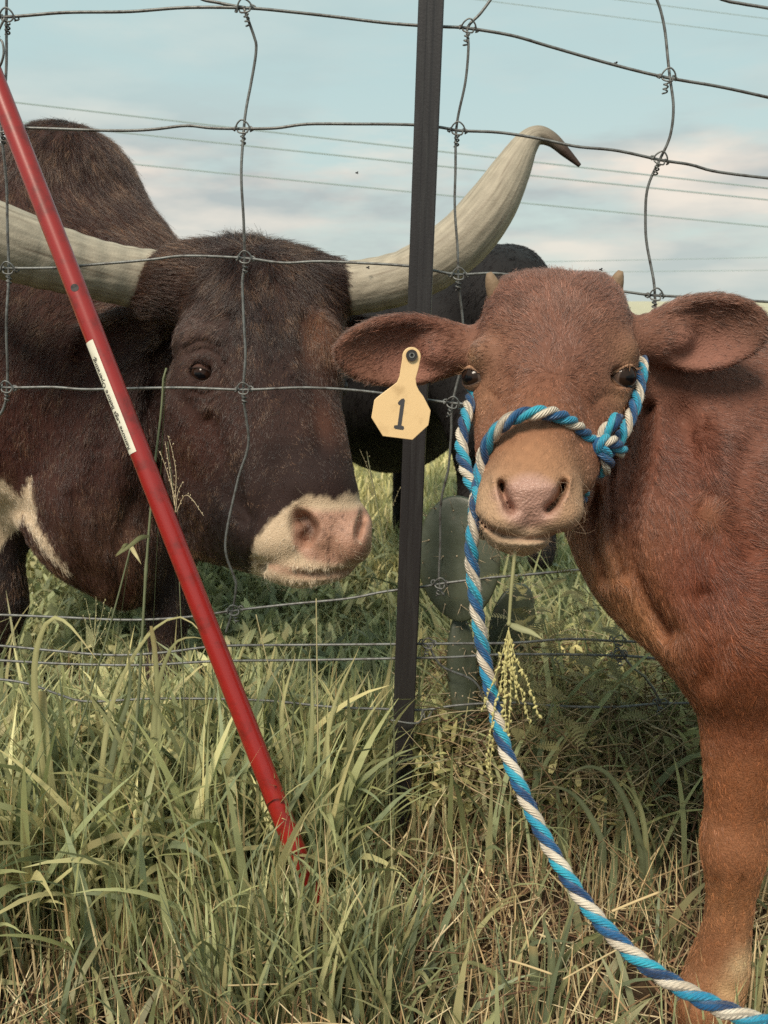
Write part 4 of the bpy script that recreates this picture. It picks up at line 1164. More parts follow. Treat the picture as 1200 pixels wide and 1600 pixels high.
# steel post: T section, the stem towards the camera side
def make_post():
    top, bot = WY(676, -60, 1.39), WY(628, 1190, 1.40)
    d = (top - bot) / np.linalg.norm(top - bot)
    bot = bot - d * ((bot[2] + 0.25) / d[2])
    root = tag(empty('fence_post', (bot[0], bot[1], 0)), 'dark studded steel post standing in the grass between the bull and calf', 'post')
    X = np.array((1.0, -0.25, 0)); X -= d * (X @ d); X /= np.linalg.norm(X)
    Yv = np.cross(d, X)
    if Yv[1] > 0: Yv = -Yv                      # towards the camera
    def prism(name, prof, mat_=M['post'], a=bot, b_=top, par=root, n=24):
        prof = np.asarray(prof) / 1000.0 * (0.9, 1.0)
        k = len(prof)
        s = np.linspace(0, 1, n)[:, None, None]
        V = a * (1 - s) + b_ * s + prof[None, :, :1] * X + prof[None, :, 1:] * Yv
        V = V.reshape(-1, 3)
        i = np.arange(n - 1)[:, None] * k; j = np.arange(k)[None]; j2 = (j + 1) % k
        Q = np.stack((i + j, i + j2, i + k + j2, i + k + j), -1).reshape(-1, 4)
        m = bpy.data.meshes.new(name)
        faces = [list(map(int, f)) for f in Q] + [list(range(k))[::-1], list(range((n - 1) * k, n * k))]
        m.from_pydata([tuple(v) for v in V], [], faces); m.update()
        return link(name, m, mat_, par)
    # flange with rolled edges and two shallow grooves
    prism('flange', [(-20.5, -2), (-20.5, 1.0), (-19.2, 2.2), (-12, 2.0), (-7, 1.3), (-5, .7), (-2, 1.0), (3, 1.4), (5, .9), (7, 1.6), (13, 2.3), (19.2, 2.2), (20.5, 1.0), (20.5, -2), (10, -3.4), (-10, -3.4)])
    prism('stem', [(-2.6, -26), (-2.6, -3.5), (2.6, -3.5), (2.6, -26)])
    Lp = np.linalg.norm(top - bot)
    me = None
    for k in range(int(Lp / 0.054)):
        c = bot + d * (0.03 + 0.054 * k) - Yv * 0.028
        if me is None:
            v, q = ball((0, 0, 0), (.0055, .005, .009), 8, 5)
            me = mesh_from(v, q, True, name='stud')
        o = bpy.data.objects.new('stud', me if k else me); col.objects.link(o)
        if k == 0: me.materials.append(M['post'])
        o.parent = root; o.location = tuple(c - np.array(root.location))
    # wire clip that ties the fence to the post
    tie = spline([wz(610, 1106) + (0, -.045, 0), wz(640, 1109) + (0, -.052, 0), wz(655, 1110) + (0, -.045, 0), wz(660, 1102) + (0, -.02, 0), wz(664, 1114) + (0, -.03, 0), wz(676, 1112)], 30)
    tube_obj('wire_clip', tie, .0017, M['wire'], root)
make_post()

# ------------------------------------------------------------------ red tripod leg leaning on the fence
def make_leg():
    a = W(-45, 30, 1.31); b_ = W(478, 1370, 1.29)
    d = (b_ - a) / np.linalg.norm(b_ - a)
    foot = b_ + d * ((b_[2] - 0.005) / -d[2])
    root = tag(empty('tripod_leg', foot), 'red painted steel tube leg with a white warning sticker leaning in the grass', 'tube leg')
    r = 0.0153
    Lt = np.linalg.norm(foot - a)
    n = 60
    p = np.linspace(a, foot, n)
    # local frame: axis d, side (image right), front (to camera)
    side = AX[0] - d * (AX[0] @ d); side /= np.linalg.norm(side)
    front = np.cross(d, side)
    if front[1] > 0: front = -front
    def shell(r_, a0, a1, s0, s1, na, ns, inner=None):
        th = np.linspace(a0, a1, na)[None]; s = np.linspace(s0, s1, ns)[:, None]
        V = a + d * s[..., None] + (side * np.sin(th)[..., None] + front * np.cos(th)[..., None]) * r_
        V = V.reshape(-1, 3)
        i, j = np.meshgrid(np.arange(ns - 1), np.arange(na - 1), indexing='ij'); q = (i * na + j).ravel()
        Q = np.stack((q, q + 1, q + na + 1, q + na), -1)
        return V, Q
    V, Q, uv = tube(p, r, 40)
    link('tube', mesh_from(V, Q, True, None, uv), M['red'], root)
    def along(py):               # distance along the tube of a photo row on its centre line
        best = None
        for s in np.linspace(0, Lt, 900):
            u, v, t = project((a + d * s)[None])
            e_ = abs(v[0] - py)
            if best is None or e_ < best[0]: best = (e_, s)
        return best[1]
    s0, s1 = along(533), along(706)
    A0, A1 = math.radians(-96), math.radians(-4)
    V, Q = shell(r + 0.0005, A0, A1, s0, s1, 16, 12)
    st = link('sticker', mesh_from(V, Q, True), M['sticker'], root)
    def wrap_text(txt, size, s_start, ang, squeeze=1.0, shear=0.0):
        cu = bpy.data.curves.new('text', 'FONT'); cu.body = txt; cu.size = size; cu.shear = shear
        cu.offset = size * .012; cu.align_y = 'CENTER'; cu.resolution_u = 3
        tmp = bpy.data.objects.new('tmp_text', cu); col.objects.link(tmp)
        dg = bpy.context.evaluated_depsgraph_get()
        me = bpy.data.meshes.new_from_object(tmp.evaluated_get(dg))
        bpy.data.objects.remove(tmp)
        co = np.empty(len(me.vertices) * 3, np.float32); me.vertices.foreach_get('co', co); co = co.reshape(-1, 3)
        s = s_start - co[:, 0] * squeeze         # reads upwards
        th = ang + co[:, 1] / r * -1.0           # tops of the letters point to the left
        Vt = a + d * s[:, None] + (side * np.sin(th)[:, None] + front * np.cos(th)[:, None]) * (r + 0.0009)
        me.vertices.foreach_set('co', Vt.astype(np.float32).ravel()); me.materials.clear(); me.update()
        return me, co[:, 0].max() * squeeze
    Ls = s1 - s0
    me, wdt = wrap_text('Remove Legs Before Operating.', 0.0108, 0, 0)
    k = Ls * .83 / wdt
    me, wdt = wrap_text('Remove Legs Before Operating.', 0.0108, s1 - Ls * .035, math.radians(-44), k)
    link('lettering', me, M['dark'], st)
    me, wdt = wrap_text('55-555', 0.0042, s0 + Ls * .075, math.radians(-18), 1.0)
    # pin hole near the top
    sh = along(455)
    c0 = a + d * sh + (side * math.sin(.1) + front * math.cos(.1)) * (r - 0.001)
    th = np.linspace(0, 2 * np.pi, 20, endpoint=False)
    nrm = side * math.sin(.1) + front * math.cos(.1); tg = np.cross(nrm, d)
    pts = np.array([c0 + (d * math.cos(q) * .0056 + tg * math.sin(q) * .0056) for q in th])
    ang = np.arcsin(np.clip(((pts - a) @ tg) / r, -1, 1))
    Vr = []
    for P_, q in zip(pts, th):
        rad = (P_ - a) - d * ((P_ - a) @ d); rad /= np.linalg.norm(rad)
        ax0 = a + d * ((P_ - a) @ d)
        Vr.append(ax0 + rad * (r + .0004))
    Vr = np.array(Vr + [Vr[0]])
    Vv = np.vstack((Vr[:20], np.mean(Vr[:20], 0)[None] - nrm * 0.0002 + nrm * .0006))
    Fh = [(i, (i + 1) % 20, 20) for i in range(20)]
    m = bpy.data.meshes.new('pin_hole'); m.from_pydata([tuple(v) for v in Vv], [], Fh); m.update()
    link('pin_hole', m, M['dark'], root)
make_leg()

# ------------------------------------------------------------------ halter and lead rope
MR = []
def rope_mat(name, c, c2):
    m = bpy.data.materials.new(name); m.use_nodes = True
    t = m.node_tree; b = t.nodes['Principled BSDF']; b.inputs['Roughness'].default_value = 0.5
    b.inputs['Sheen Weight'].default_value = 0.15
    uvn = t.nodes.new('ShaderNodeUVMap')
    mp_ = t.nodes.new('ShaderNodeMapping'); mp_.inputs['Rotation'].default_value = (0, 0, 0)
    t.links.new(uvn.outputs[0], mp_.inputs[0])
    sp = t.nodes.new('ShaderNodeSeparateXYZ'); t.links.new(mp_.outputs[0], sp.inputs[0])
    # fine yarns running at a slant round each strand
    m1 = t.nodes.new('ShaderNodeMath'); m1.operation = 'MULTIPLY'; m1.inputs[1].default_value = 9.0; t.links.new(sp.outputs['Y'], m1.inputs[0])
    m2 = t.nodes.new('ShaderNodeMath'); m2.operation = 'MULTIPLY_ADD'; m2.inputs[1].default_value = 260.0
    t.links.new(sp.outputs['X'], m2.inputs[0]); t.links.new(m1.outputs[0], m2.inputs[2])
    m3 = t.nodes.new('ShaderNodeMath'); m3.operation = 'MULTIPLY'; m3.inputs[1].default_value = 6.2832; t.links.new(m2.outputs[0], m3.inputs[0])
    m4 = t.nodes.new('ShaderNodeMath'); m4.operation = 'SINE'; t.links.new(m3.outputs[0], m4.inputs[0])
    bp = t.nodes.new('ShaderNodeBump'); bp.inputs['Strength'].default_value = 0.7; bp.inputs['Distance'].default_value = 0.0008
    t.links.new(m4.outputs[0], bp.inputs['Height']); t.links.new(bp.outputs[0], b.inputs['Normal'])
    nn = t.nodes.new('ShaderNodeTexNoise'); nn.inputs['Scale'].default_value = 45; nn.inputs['Detail'].default_value = 3
    tcn = t.nodes.new('ShaderNodeTexCoord'); t.links.new(tcn.outputs['Object'], nn.inputs['Vector'])
    mx = t.nodes.new('ShaderNodeMix'); mx.data_type = 'RGBA'
    r = t.nodes.new('ShaderNodeValToRGB'); r.color_ramp.elements[0].position = .36; r.color_ramp.elements[1].position = .66
    t.links.new(nn.outputs['Fac'], r.inputs[0]); t.links.new(r.outputs[0], mx.inputs[0])
    mx.inputs[6].default_value = (*c, 1); mx.inputs[7].default_value = (*c2, 1)
    t.links.new(mx.outputs[2], b.inputs['Base Color'])
    return m
MR = [rope_mat('rope_white', (0.66, 0.58, 0.47), (0.48, 0.40, 0.31)), rope_mat('rope_light_blue', (0.022, 0.33, 0.45), (0.010, 0.20, 0.36)), rope_mat('rope_dark_blue', (0.005, 0.030, 0.100), (0.008, 0.100, 0.25))]
halter = tag(empty('rope_halter', W(940, 700, .95)), 'blue and white twisted rope halter with its lead on the calf', 'rope halter')
def rope(name, pts, R=0.0070, pitch=0.047, phase=0.0):
    p = spline([W(*q) for q in pts], max(60, int(len(pts) * 40)))
    ln = np.r_[0, np.cumsum(np.linalg.norm(np.diff(p, axis=0), axis=1))]
    n = int(ln[-1] / 0.0022)
    s = np.linspace(0, ln[-1], n)
    p = np.stack([np.interp(s, ln, p[:, k]) for k in range(3)], 1)
    T, A_, B_ = frames(p)
    g = tag(empty(name, p[0] - np.array(halter.location)), None)
    g.parent = halter
    for k, nm in enumerate(('strand', 'strand', 'strand')):
        th = -2 * np.pi * s / pitch + phase + k * 2 * np.pi / 3
        h = p + (A_ * np.cos(th)[:, None] + B_ * np.sin(th)[:, None]) * R * 0.52
        V, Q, uv = tube(h, R * 0.56, 12)
        link(nm, mesh_from(V, Q, True, None, uv), MR[k], g)
        cb = np.array(((.62, .55, .45), (.02, .26, .40), (.008, .04, .15))[k])
        fur(g, V, Q, int(ln[-1] * 1500), lambda P, n: np.ones(len(P)), lambda P, n: np.full(len(P), .0035), lambda P: np.random.default_rng(5).normal(0, 1, P.shape), lambda P, n, r: np.tile(cb, (len(P), 1)), 0.00007, 1, 0.0, 1.0, seed=31 + k, name='loose_fibres')['kind'] = 'stuff'
rope('nose_band', [(946, 706, .955), (925, 690, .925), (897, 664, .893), (868, 648, .874), (838, 645, .866), (805, 652, .871), (778, 671, .883), (760, 698, .897), (752, 730, .905), (747, 765, .905), (742, 800, .92), (752, 835, .96)], phase=1.0)
rope('cheek_rope', [(752, 560, 1.06), (738, 618, .99), (727, 655, .955), (721, 695, .94), (727, 730, .925), (738, 757, .912), (752, 772, .92)], phase=2.0)
rope('cheek_rope', [(1000, 540, 1.06), (1003, 575, 1.0), (999, 605, .985), (990, 640, .965), (972, 680, .95), (950, 706, .94), (933, 728, .945)], phase=.3)
rope('knot', [(920, 682, .935), (938, 700, .918), (950, 722, .925), (940, 738, .945)], phase=.2)
rope('knot', [(972, 706, .95), (955, 690, .925), (938, 692, .915), (930, 712, .925), (940, 724, .945)], phase=1.9)
rope('rope_end', [(934, 700, .935), (944, 676, .925), (956, 663, .925), (967, 651, .928)], phase=2.6)
rope('chin_rope', [(946, 706, .94), (930, 735, .94), (914, 762, .955), (905, 785, .985), (880, 815, 1.03), (840, 830, 1.04)], phase=.6)
rope('lead_rope', [(752, 745, .915), (746, 775, .900), (742, 812, .90), (737, 850, .90), (739, 900, .90), (749, 980, .895), (763, 1060, .885), (786, 1160, .865), (822, 1250, .84), (868, 1340, .81), (925, 1425, .78), (995, 1497, .75), (1075, 1550, .725), (1145, 1583, .705), (1230, 1607, .685), (1340, 1615, .66)], phase=.0)

# ------------------------------------------------------------------ ear tag
def make_tag():
    T_ = 0.955
    o0 = W(643, 555, T_)
    root = tag(empty('ear_tag', o0), 'yellow plastic ear tag numbered 1 hanging from the ear of the calf', 'ear tag')
    e1 = AX[0]; n_ = np.array((0.06, -1, 0.12)); n_ /= np.linalg.norm(n_)
    e1 = e1 - n_ * (e1 @ n_); e1 /= np.linalg.norm(e1); e2 = np.cross(e1, n_)
    if e2[2] < 0: e2 = -e2
    f = T_ / F
    def pt(px, py, dz=0.0):
        return o0 + e1 * (px - 643) * f + e2 * (555 - py) * f + n_ * dz
    def plate(name, outline, z0, z1, m, par, bulge=0.0):
        k = len(outline)
        vs = [tuple(pt(x_, y_, z1)) for x_, y_ in outline] + [tuple(pt(x_, y_, z0)) for x_, y_ in outline]
        fs = [list(range(k)), list(range(k, 2 * k))[::-1]] + [[i, i + k, (i + 1) % k + k, (i + 1) % k] for i in range(k)]
        me = bpy.data.meshes.new(name); me.from_pydata(vs, [], fs); me.update()
        o = link(name, me, m, par)
        return o
    head = [(643 + 14.5 * math.cos(a), 557 - 14.5 * math.sin(a)) for a in np.linspace(math.radians(-8), math.radians(188), 16)]
    left = [(626, 575), (624, 588), (620, 597), (612, 603), (600, 612), (588, 621), (584.5, 625)]
    body = [(580, 652), (598, 681), (645, 687), (670, 664), (673.5, 641)]
    right = [(662, 619), (655, 610), (651, 602), (649.5, 592), (654, 575)]
    panel = plate('panel', head + left + body + right, -0.0012, 0.0012, M['tag'], root)
    bv = panel.modifiers.new('bevel', 'BEVEL'); bv.width = 0.0006; bv.segments = 2; bv.limit_method = 'ANGLE'
    one = [(622, 632), (624, 624), (628, 622), (632.5, 623.5), (632.8, 627), (627.5, 664.5), (630.5, 666), (631.5, 669), (630, 671.5), (627, 671.5), (617, 669.5), (615, 667), (616, 664.5), (619, 663.8), (624, 632), (622.5, 634)]
    one = [(621.5, 629), (623, 626.5), (627.5, 622.5), (631, 622), (632.7, 624.5), (627.2, 664.2), (630.6, 665.4), (631.6, 668.4), (629.8, 671.2), (617.2, 669.4), (615.2, 667), (616.2, 664), (621.2, 663.6), (625.4, 632), (622.8, 632.2)]
    plate('numeral', one, 0.0012, 0.00155, M['ink'], root)
    # button stud: dark ring round a hollow centre
    parts = []
    def ring(r0, r1, z0, z1, m, name, par):
        th = np.linspace(0, 2 * np.pi, 28, endpoint=False)
        V = []
        for (r_, z_) in ((r0, z0), (r0, z1), (r1, z1), (r1, z0)):
            V += [pt(643 + r_ * math.cos(a), 555.5 + r_ * math.sin(a), z_) for a in th]
        i = np.arange(28); i2 = (i + 1) % 28
        Q = np.vstack([np.stack((a * 28 + i, a * 28 + i2, ((a + 1) % 4) * 28 + i2, ((a + 1) % 4) * 28 + i), -1) for a in range(4)])
        return link(name, mesh_from(np.array(V), Q, False), m, par)
    bt = ring(3.6, 9.0, 0.0012, 0.0040, M['dark'], 'button', root)
    ring(2.6, 4.4, 0.0036, 0.0046, M['wire'], 'button_rim', bt)
    ring(0.01, 2.6, 0.0012, 0.0030, M['dark'], 'button_pin', bt)
M['ink'] = mat('grey_ink', (0.045, 0.042, 0.045), 0.6)
make_tag()

# ------------------------------------------------------------------ overhead lines
def line(a, b_, t, r, label):
    p = np.array([W(*a, t), W((a[0] + b_[0]) / 2, (a[1] + b_[1]) / 2 + 3, t), W(*b_, t)])
    o = tube_obj('power_line', spline(p, 20), r, M['cable'], None, 6)
    tag(o, label, 'power line', 'overhead power lines')
def lift(a, b_, k0=-900, k1=2100):
    sl = (b_[1] - a[1]) / (b_[0] - a[0])
    return (k0, a[1] + (k0 - a[0]) * sl), (k1, a[1] + (k1 - a[0]) * sl)
for (a, b_, t, r, lb) in (((27, 158), (1200, 292), 62, .046, 'uppermost of three power lines crossing behind the tip of the long horn'),
                          ((215, 207), (1200, 310), 62, .046, 'middle of three power lines crossing behind the long horn'),
                          ((220, 255), (1200, 352), 62, .042, 'lowest of three power lines crossing behind the long horn'),
                          ((775, 0), (1200, 54), 90, .034, 'faint power line in the top right corner of the sky, lower one'),
                          ((990, 0), (1200, 27), 90, .034, 'faint power line in the top right corner of the sky, upper one'),
                          ((850, 406), (1200, 400), 110, .036, 'thin power line low over the poll of the calf, upper one'),
                          ((945, 422), (1200, 420), 110, .036, 'thin power line low over the horn buds of the calf, lower one')):
    line(*lift(a, b_), t, r, lb)
# ------------------------------------------------------------------ prickly pear
def make_cactus():
    root = tag(empty('prickly_pear', WZ(760, 1120, 0.0)), 'dark green prickly pear cactus with round spiny pads beside the steel post', 'cactus')
    g = np.random.default_rng(21)
    def pad(c, rx, ry, dep, roll, yaw, nsp):
        R = axes(roll, yaw); C = W(*c); t = c[2]
        a, b_, d = rx * t / F, ry * t / F, dep
        v, q = ball((0, 0, 0), (1, 1, 1), 44, 26)
        # flat oval, slightly narrower at the foot, rim softly rounded
        k = 1 - 0.16 * np.clip(-v[:, 1], 0, 1) ** 2
        v2 = np.stack((v[:, 0] * a * k, v[:, 1] * b_, np.sign(v[:, 2]) * np.abs(v[:, 2]) ** 0.62 * d), -1)
        v2[:, 2] += 0.0018 * hashn(v2, 26, 2)
        P = C + v2 @ R
        o = link('pad', mesh_from(P, q, True), M['cactus'], root)
        parts = []
        sp = []
        for i in range(-2, 3):
            for j in range(-2, 3):
                x_, y_ = (i + .5 * (j % 2)) / 2.4 + g.normal(0, .05), j / 2.7 + g.normal(0, .05)
                if x_ * x_ + y_ * y_ < .95:
                    kz = math.sqrt(max(0, 1 - x_ * x_ - y_ * y_)) ** 0.62
                    sp.append((x_ * (1 - .16 * max(-y_, 0) ** 2) * a, y_ * b_, -kz * d, x_, y_))
        for k_ in range(16):
            an = k_ / 16 * 2 * math.pi
            sp.append((.99 * a * math.cos(an) * (1 - .16 * max(-math.sin(an), 0) ** 2), .99 * b_ * math.sin(an), 0, math.cos(an) * 3, math.sin(an) * 3))
        for x_, y_, z_, nx, ny in sp:
            base = C + np.array((x_, y_, z_)) @ R
            vv, qq = ball(base, (.0018, .0018, .0018), 6, 4); parts.append((vv, qq))
            for m in range(g.integers(0, 3)):
                dd = np.array((nx * .6 + g.normal(0, .5), ny * .6 + g.normal(-.2, .4), -1.0)); dd /= np.linalg.norm(dd)
                tip = base + (dd @ R) * g.uniform(.018, .04)
                vv, qq, _ = tube(np.array((base, (base + tip) / 2, tip)), np.array((.0008, .0006, .0001)), 4); parts.append((vv, qq))
        V, Q = join_parts(parts)
        tag(link('spines', mesh_from(V, Q, True), M['spine'], o), kind='stuff')
    pad((716, 873, 1.56), 66, 99, .0095, 3, -14, 1)
    pad((800, 975, 1.76), 42, 66, .0095, -14, 30, 1)
    pad((722, 1050, 1.585), 24, 92, .011, 3, 10, 1)
make_cactus()

# ------------------------------------------------------------------ grasses
def blade_mesh(base, L, wd, az, lean, droop, cbase, ctip, S=6, twist=0.6, g=None, fold=0.0):
    """many blades at once -> verts, quads, colours"""
    n = len(base); s = np.linspace(0, 1, S + 1)
    phi = lean[:, None] + droop[:, None] * s[None] ** 1.4
    step = L[:, None] / S
    hx = np.cumsum(np.concatenate((np.zeros((n, 1)), (np.sin(phi) * step)[:, :-1]), 1), 1)
    hz = np.cumsum(np.concatenate((np.zeros((n, 1)), (np.cos(phi) * step)[:, :-1]), 1), 1)
    dx, dy = np.cos(az), np.sin(az)
    C = np.stack((base[:, 0:1] + hx * dx[:, None], base[:, 1:2] + hx * dy[:, None], base[:, 2:3] + hz), -1)
    tw = (g.normal(0, twist, n))[:, None] * s[None] + g.normal(0, .3, n)[:, None]
    sx = np.stack((-dy, dx, 0 * dx), -1)[:, None]
    nrm = np.stack((np.cos(phi) * dx[:, None], np.cos(phi) * dy[:, None], -np.sin(phi)), -1)
    side = sx * np.cos(tw)[..., None] + nrm * np.sin(tw)[..., None]
    prof = np.minimum(1, .55 + 2.2 * s) * (1 - s ** 2.6) + 0.02
    hw = (wd[:, None] * prof[None] * .5)[..., None]
    V = np.stack((C - side * hw, C + side * hw), 2)
    V = V.reshape(n, -1, 3)
    k = 2 * (S + 1)
    q = np.array([(2 * i, 2 * i + 1, 2 * i + 3, 2 * i + 2) for i in range(S)])
    Q = (np.arange(n)[:, None, None] * k + q[None]).reshape(-1, 4)
    cc = cbase[:, None] * (1 - s[None, :, None]) + ctip[:, None] * s[None, :, None]
    cc = np.repeat(cc, 2, axis=1).reshape(n, k, 3)
    return V.reshape(-1, 3), Q, cc.reshape(-1, 3)
GREENS = np.array([lin(150, 152, 108), lin(134, 140, 100), lin(166, 162, 116), lin(122, 130, 98), lin(158, 150, 106), lin(140, 142, 96)]) * np.array((1.10, 1.15, 1.30))
DRY = np.array([lin(190, 170, 132), lin(166, 142, 106), lin(208, 190, 154), lin(142, 116, 86), lin(118, 90, 70)])
def field(name, n, xr, yr, Lr, wr, pal, g, lean=(.1, .35), droop=(.3, 1.2), S=6, keep=None, m=None, bright=1.0, tip=None, z=0.0, power=1.0):
    yy = yr[0] + (yr[1] - yr[0]) * g.random(n) ** power
    xx = g.uniform(-1, 1, n) * np.minimum(yy * .47 + .45, 99) if xr is None else g.uniform(*xr, n)
    if keep is not None:
        k = keep(xx, yy) > g.random(n); xx, yy = xx[k], yy[k]; n = len(xx)
    b_ = np.stack((xx, yy, ground_z(xx, yy) + z - .004), -1)
    cb = pal[g.integers(0, len(pal), n)] * bright * g.lognormal(0, .22, n)[:, None]
    ct = cb * (np.array((1.12, 1.06, .95)) if tip is None else np.asarray(tip))
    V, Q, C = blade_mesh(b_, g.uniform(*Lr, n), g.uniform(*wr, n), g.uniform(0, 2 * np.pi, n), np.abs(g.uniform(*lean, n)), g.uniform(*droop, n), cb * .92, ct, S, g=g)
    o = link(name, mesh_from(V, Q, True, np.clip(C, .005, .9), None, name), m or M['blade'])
    return tag(o, kind='stuff')
g = np.random.default_rng(11)
def patchy(x, y, s, seed): return 0.5 + 0.5 * hashn(np.stack((x, y, 0 * x), -1), s, seed)
def off_calf(x, y): return ~(((x - .36) / .06) ** 2 + ((y - 1.0) / .06) ** 2 < 1)
def strawfield(n, yr, g, kl=.6, Lr=(.05, .22), br=.80):
    yy = g.uniform(*yr, n); xx = g.uniform(-1, 1, n) * (yy * .47 + .5)
    k = off_calf(xx, yy) & (patchy(xx, yy, 7, 12) ** 1.5 > g.random(n) * .8); xx, yy = xx[k], yy[k]; n = len(xx)
    b_ = np.stack((xx, yy, ground_z(xx, yy) + g.uniform(0, .035, n)), -1)
    c = DRY[g.integers(0, len(DRY), n)] * br * g.lognormal(0, .3, n)[:, None]
    lie = g.random(n) < kl
    lean = np.where(lie, g.uniform(1.1, 1.6, n), g.uniform(0, .5, n))
    V, Q, C = blade_mesh(b_, g.uniform(*Lr, n) * np.where(lie, 1, .6), g.uniform(.0012, .0036, n), g.uniform(0, 2 * np.pi, n), lean, g.uniform(-.3, .5, n), c, c, 4, g=g)
    tag(link('dry_straw', mesh_from(V, Q, True, np.clip(C, .005, .9), None, 'dry_straw'), M['straw']), kind='stuff')
strawfield(17000, (.62, 1.95), g, br=1.0)
strawfield(900, (.7, 1.35), g, .85, (.10, .30), 1.05)
field('grass_shoots', 3600, None, (.62, 1.45), (.06, .20), (.004, .011), GREENS, g, (0, .5), (.2, 1.7), bright=.8, keep=lambda x, y: patchy(x, y, 5, 1) ** 1.6 * off_calf(x, y))
field('grass_shoots', 480, None, (.66, 1.3), (.08, .20), (.009, .017), GREENS, g, (.05, .6), (.5, 2.0), S=9, bright=.72, keep=lambda x, y: patchy(x, y, 5, 1) * off_calf(x, y))
left = lambda x, y: np.clip((.10 - x) / .14, 0, 1)
clear = lambda x, y: np.where((x > -.07) & (x < .14) & (y > 1.08) & (y < 1.46), .22, 1.0)
front = lambda x, y: clear(x, y) * np.clip((y - 1.05 - .09 * hashn(np.stack((x, y, 0 * x), -1), 9, 4)) / .14, 0.06, 1)
field('tall_grass', 3200, (-.80, .06), (1.08, 1.62), (.14, .36), (.004, .011), GREENS, g, (0, .38), (.0, 1.3), bright=1.12, S=8, keep=lambda x, y: (.3 + .7 * patchy(x, y, 6, 3)) * left(x, y) * front(x, y))
field('tall_grass', 1400, (-.80, .02), (1.06, 1.55), (.18, .40), (.010, .020), GREENS, g, (.02, .45), (.3, 1.9), bright=1.12, S=10, keep=lambda x, y: left(x, y) * front(x, y))
field('grass_stems', 2000, (-.80, .12), (1.02, 1.6), (.12, .30), (.0024, .0048), np.vstack((GREENS, DRY[:3])), g, (0, .25), (-.1, .35), bright=1.15, S=4, keep=lambda x, y: (.4 + .6 * patchy(x, y, 8, 5)) * clear(x, y))
field('tall_grass', 2300, (.02, .75), (1.25, 2.0), (.12, .34), (.004, .012), GREENS, g, (0, .45), (.2, 1.7), bright=1.0, S=8, keep=lambda x, y: (.2 + .8 * patchy(x, y, 6, 7)) * np.clip((y - 1.2) / .2, 0.1, 1) * clear(x, y))
field('dry_stubble', 6200, None, (.72, 1.5), (.05, .17), (.0018, .0034), np.vstack((DRY[:4], GREENS[:2])), g, (0, .3), (-.1, .35), bright=1.0, S=4, m=M['straw'], keep=lambda x, y: (.25 + .75 * patchy(x, y, 7, 15)) * off_calf(x, y))
field('tall_grass', 420, (-.24, .02), (.93, 1.08), (.12, .25), (.004, .009), GREENS, g, (0, .3), (.2, 1.2), bright=.9, S=7)
field('tall_grass', 1500, (.80, 1.6), (1.25, 2.2), (.15, .40), (.005, .013), GREENS, g, (0, .4), (.3, 1.6), bright=1.0, S=7)
field('tall_grass', 1500, (-1.6, -.78), (1.1, 1.9), (.15, .40), (.005, .013), GREENS, g, (0, .4), (.3, 1.6), bright=1.0, S=7)
field('tall_grass', 900, (.15, .8), (1.4, 2.2), (.2, .46), (.006, .015), GREENS, g, (0, .35), (.3, 1.6), bright=1.0, S=8)
def tangle(n, xr, yr, zr, g, name, br=(.35, .85), lr=(.06, .22)):
    parts, cols_ = [], []
    for _ in range(n):
        c = np.array((g.uniform(*xr), g.uniform(*yr), g.uniform(*zr)))
        d = g.normal(0, 1, 3) * (1, .6, .6); d /= np.linalg.norm(d)
        l = g.uniform(*lr)
        p = spline([c - d * l / 2 + g.normal(0, .012, 3), c + g.normal(0, .014, 3), c + d * l / 2 + g.normal(0, .012, 3)], 7)
        p[:, 2] = np.maximum(p[:, 2], .004)
        v, q, _u = tube(p, np.linspace(1, .5, 7) * g.uniform(.0006, .0016), 4, False)
        parts.append((v, q)); cols_.append(np.tile(DRY[g.integers(0, 5)] * g.uniform(*br), (len(v), 1)))
    V, Q = join_parts(parts)
    tag(link(name, mesh_from(V, Q, True, np.vstack(cols_)), M['straw']), kind='stuff')
tangle(1500, (.10, .62), (1.32, 1.75), (.01, .26), g, 'dead_stems')
tangle(260, (-.6, .5), (.72, 1.25), (.015, .09), g, 'dead_stems', (.7, 1.05), (.1, .32))
def leaves(n, xr, yr, zr, sr, pal, g, name, bright=1.0, keep=None):
    yy = g.uniform(*yr, n); xx = g.uniform(-1, 1, n) * (yy * .47 + .55) if xr is None else g.uniform(*xr, n)
    if keep is not None:
        k = keep(xx, yy) > g.random(n); xx, yy = xx[k], yy[k]; n = len(xx)
    zz = ground_z(xx, yy) + g.uniform(*zr, n) * (.4 + .6 * patchy(xx, yy, 4, 9))
    b_ = np.stack((xx, yy, zz), -1)
    L_ = g.uniform(*sr, n)
    c = pal[g.integers(0, len(pal), n)] * bright * g.lognormal(0, .25, n)[:, None]
    V, Q, C = blade_mesh(b_, L_, L_ * g.uniform(.28, .5, n), g.uniform(0, 2 * np.pi, n), g.uniform(.3, 1.3, n), g.uniform(.2, .9, n), c, c * 1.1, 4, g=g)
    tag(link(name, mesh_from(V, Q, True, np.clip(C, .004, .9)), M['blade']), kind='stuff')
WEED = np.array([lin(148, 148, 110), lin(130, 134, 98), lin(162, 158, 118), lin(112, 116, 86)])
leaves(11500, None, (1.65, 3.25), (.01, .12), (.03, .07), WEED, g, 'weeds', 1.6)
leaves(3600, (.05, .6), (1.35, 1.9), (.03, .30), (.012, .04), WEED * np.array((1.1, 1.0, .85)), g, 'weeds', 1.35)
field('short_grass', 21000, None, (1.75, 3.6), (.05, .15), (.003, .007), GREENS, g, (0, .6), (.3, 1.5), S=4, bright=1.25)
PALE = np.array([lin(186, 180, 132), lin(172, 170, 120), lin(204, 194, 150), lin(160, 156, 108)])
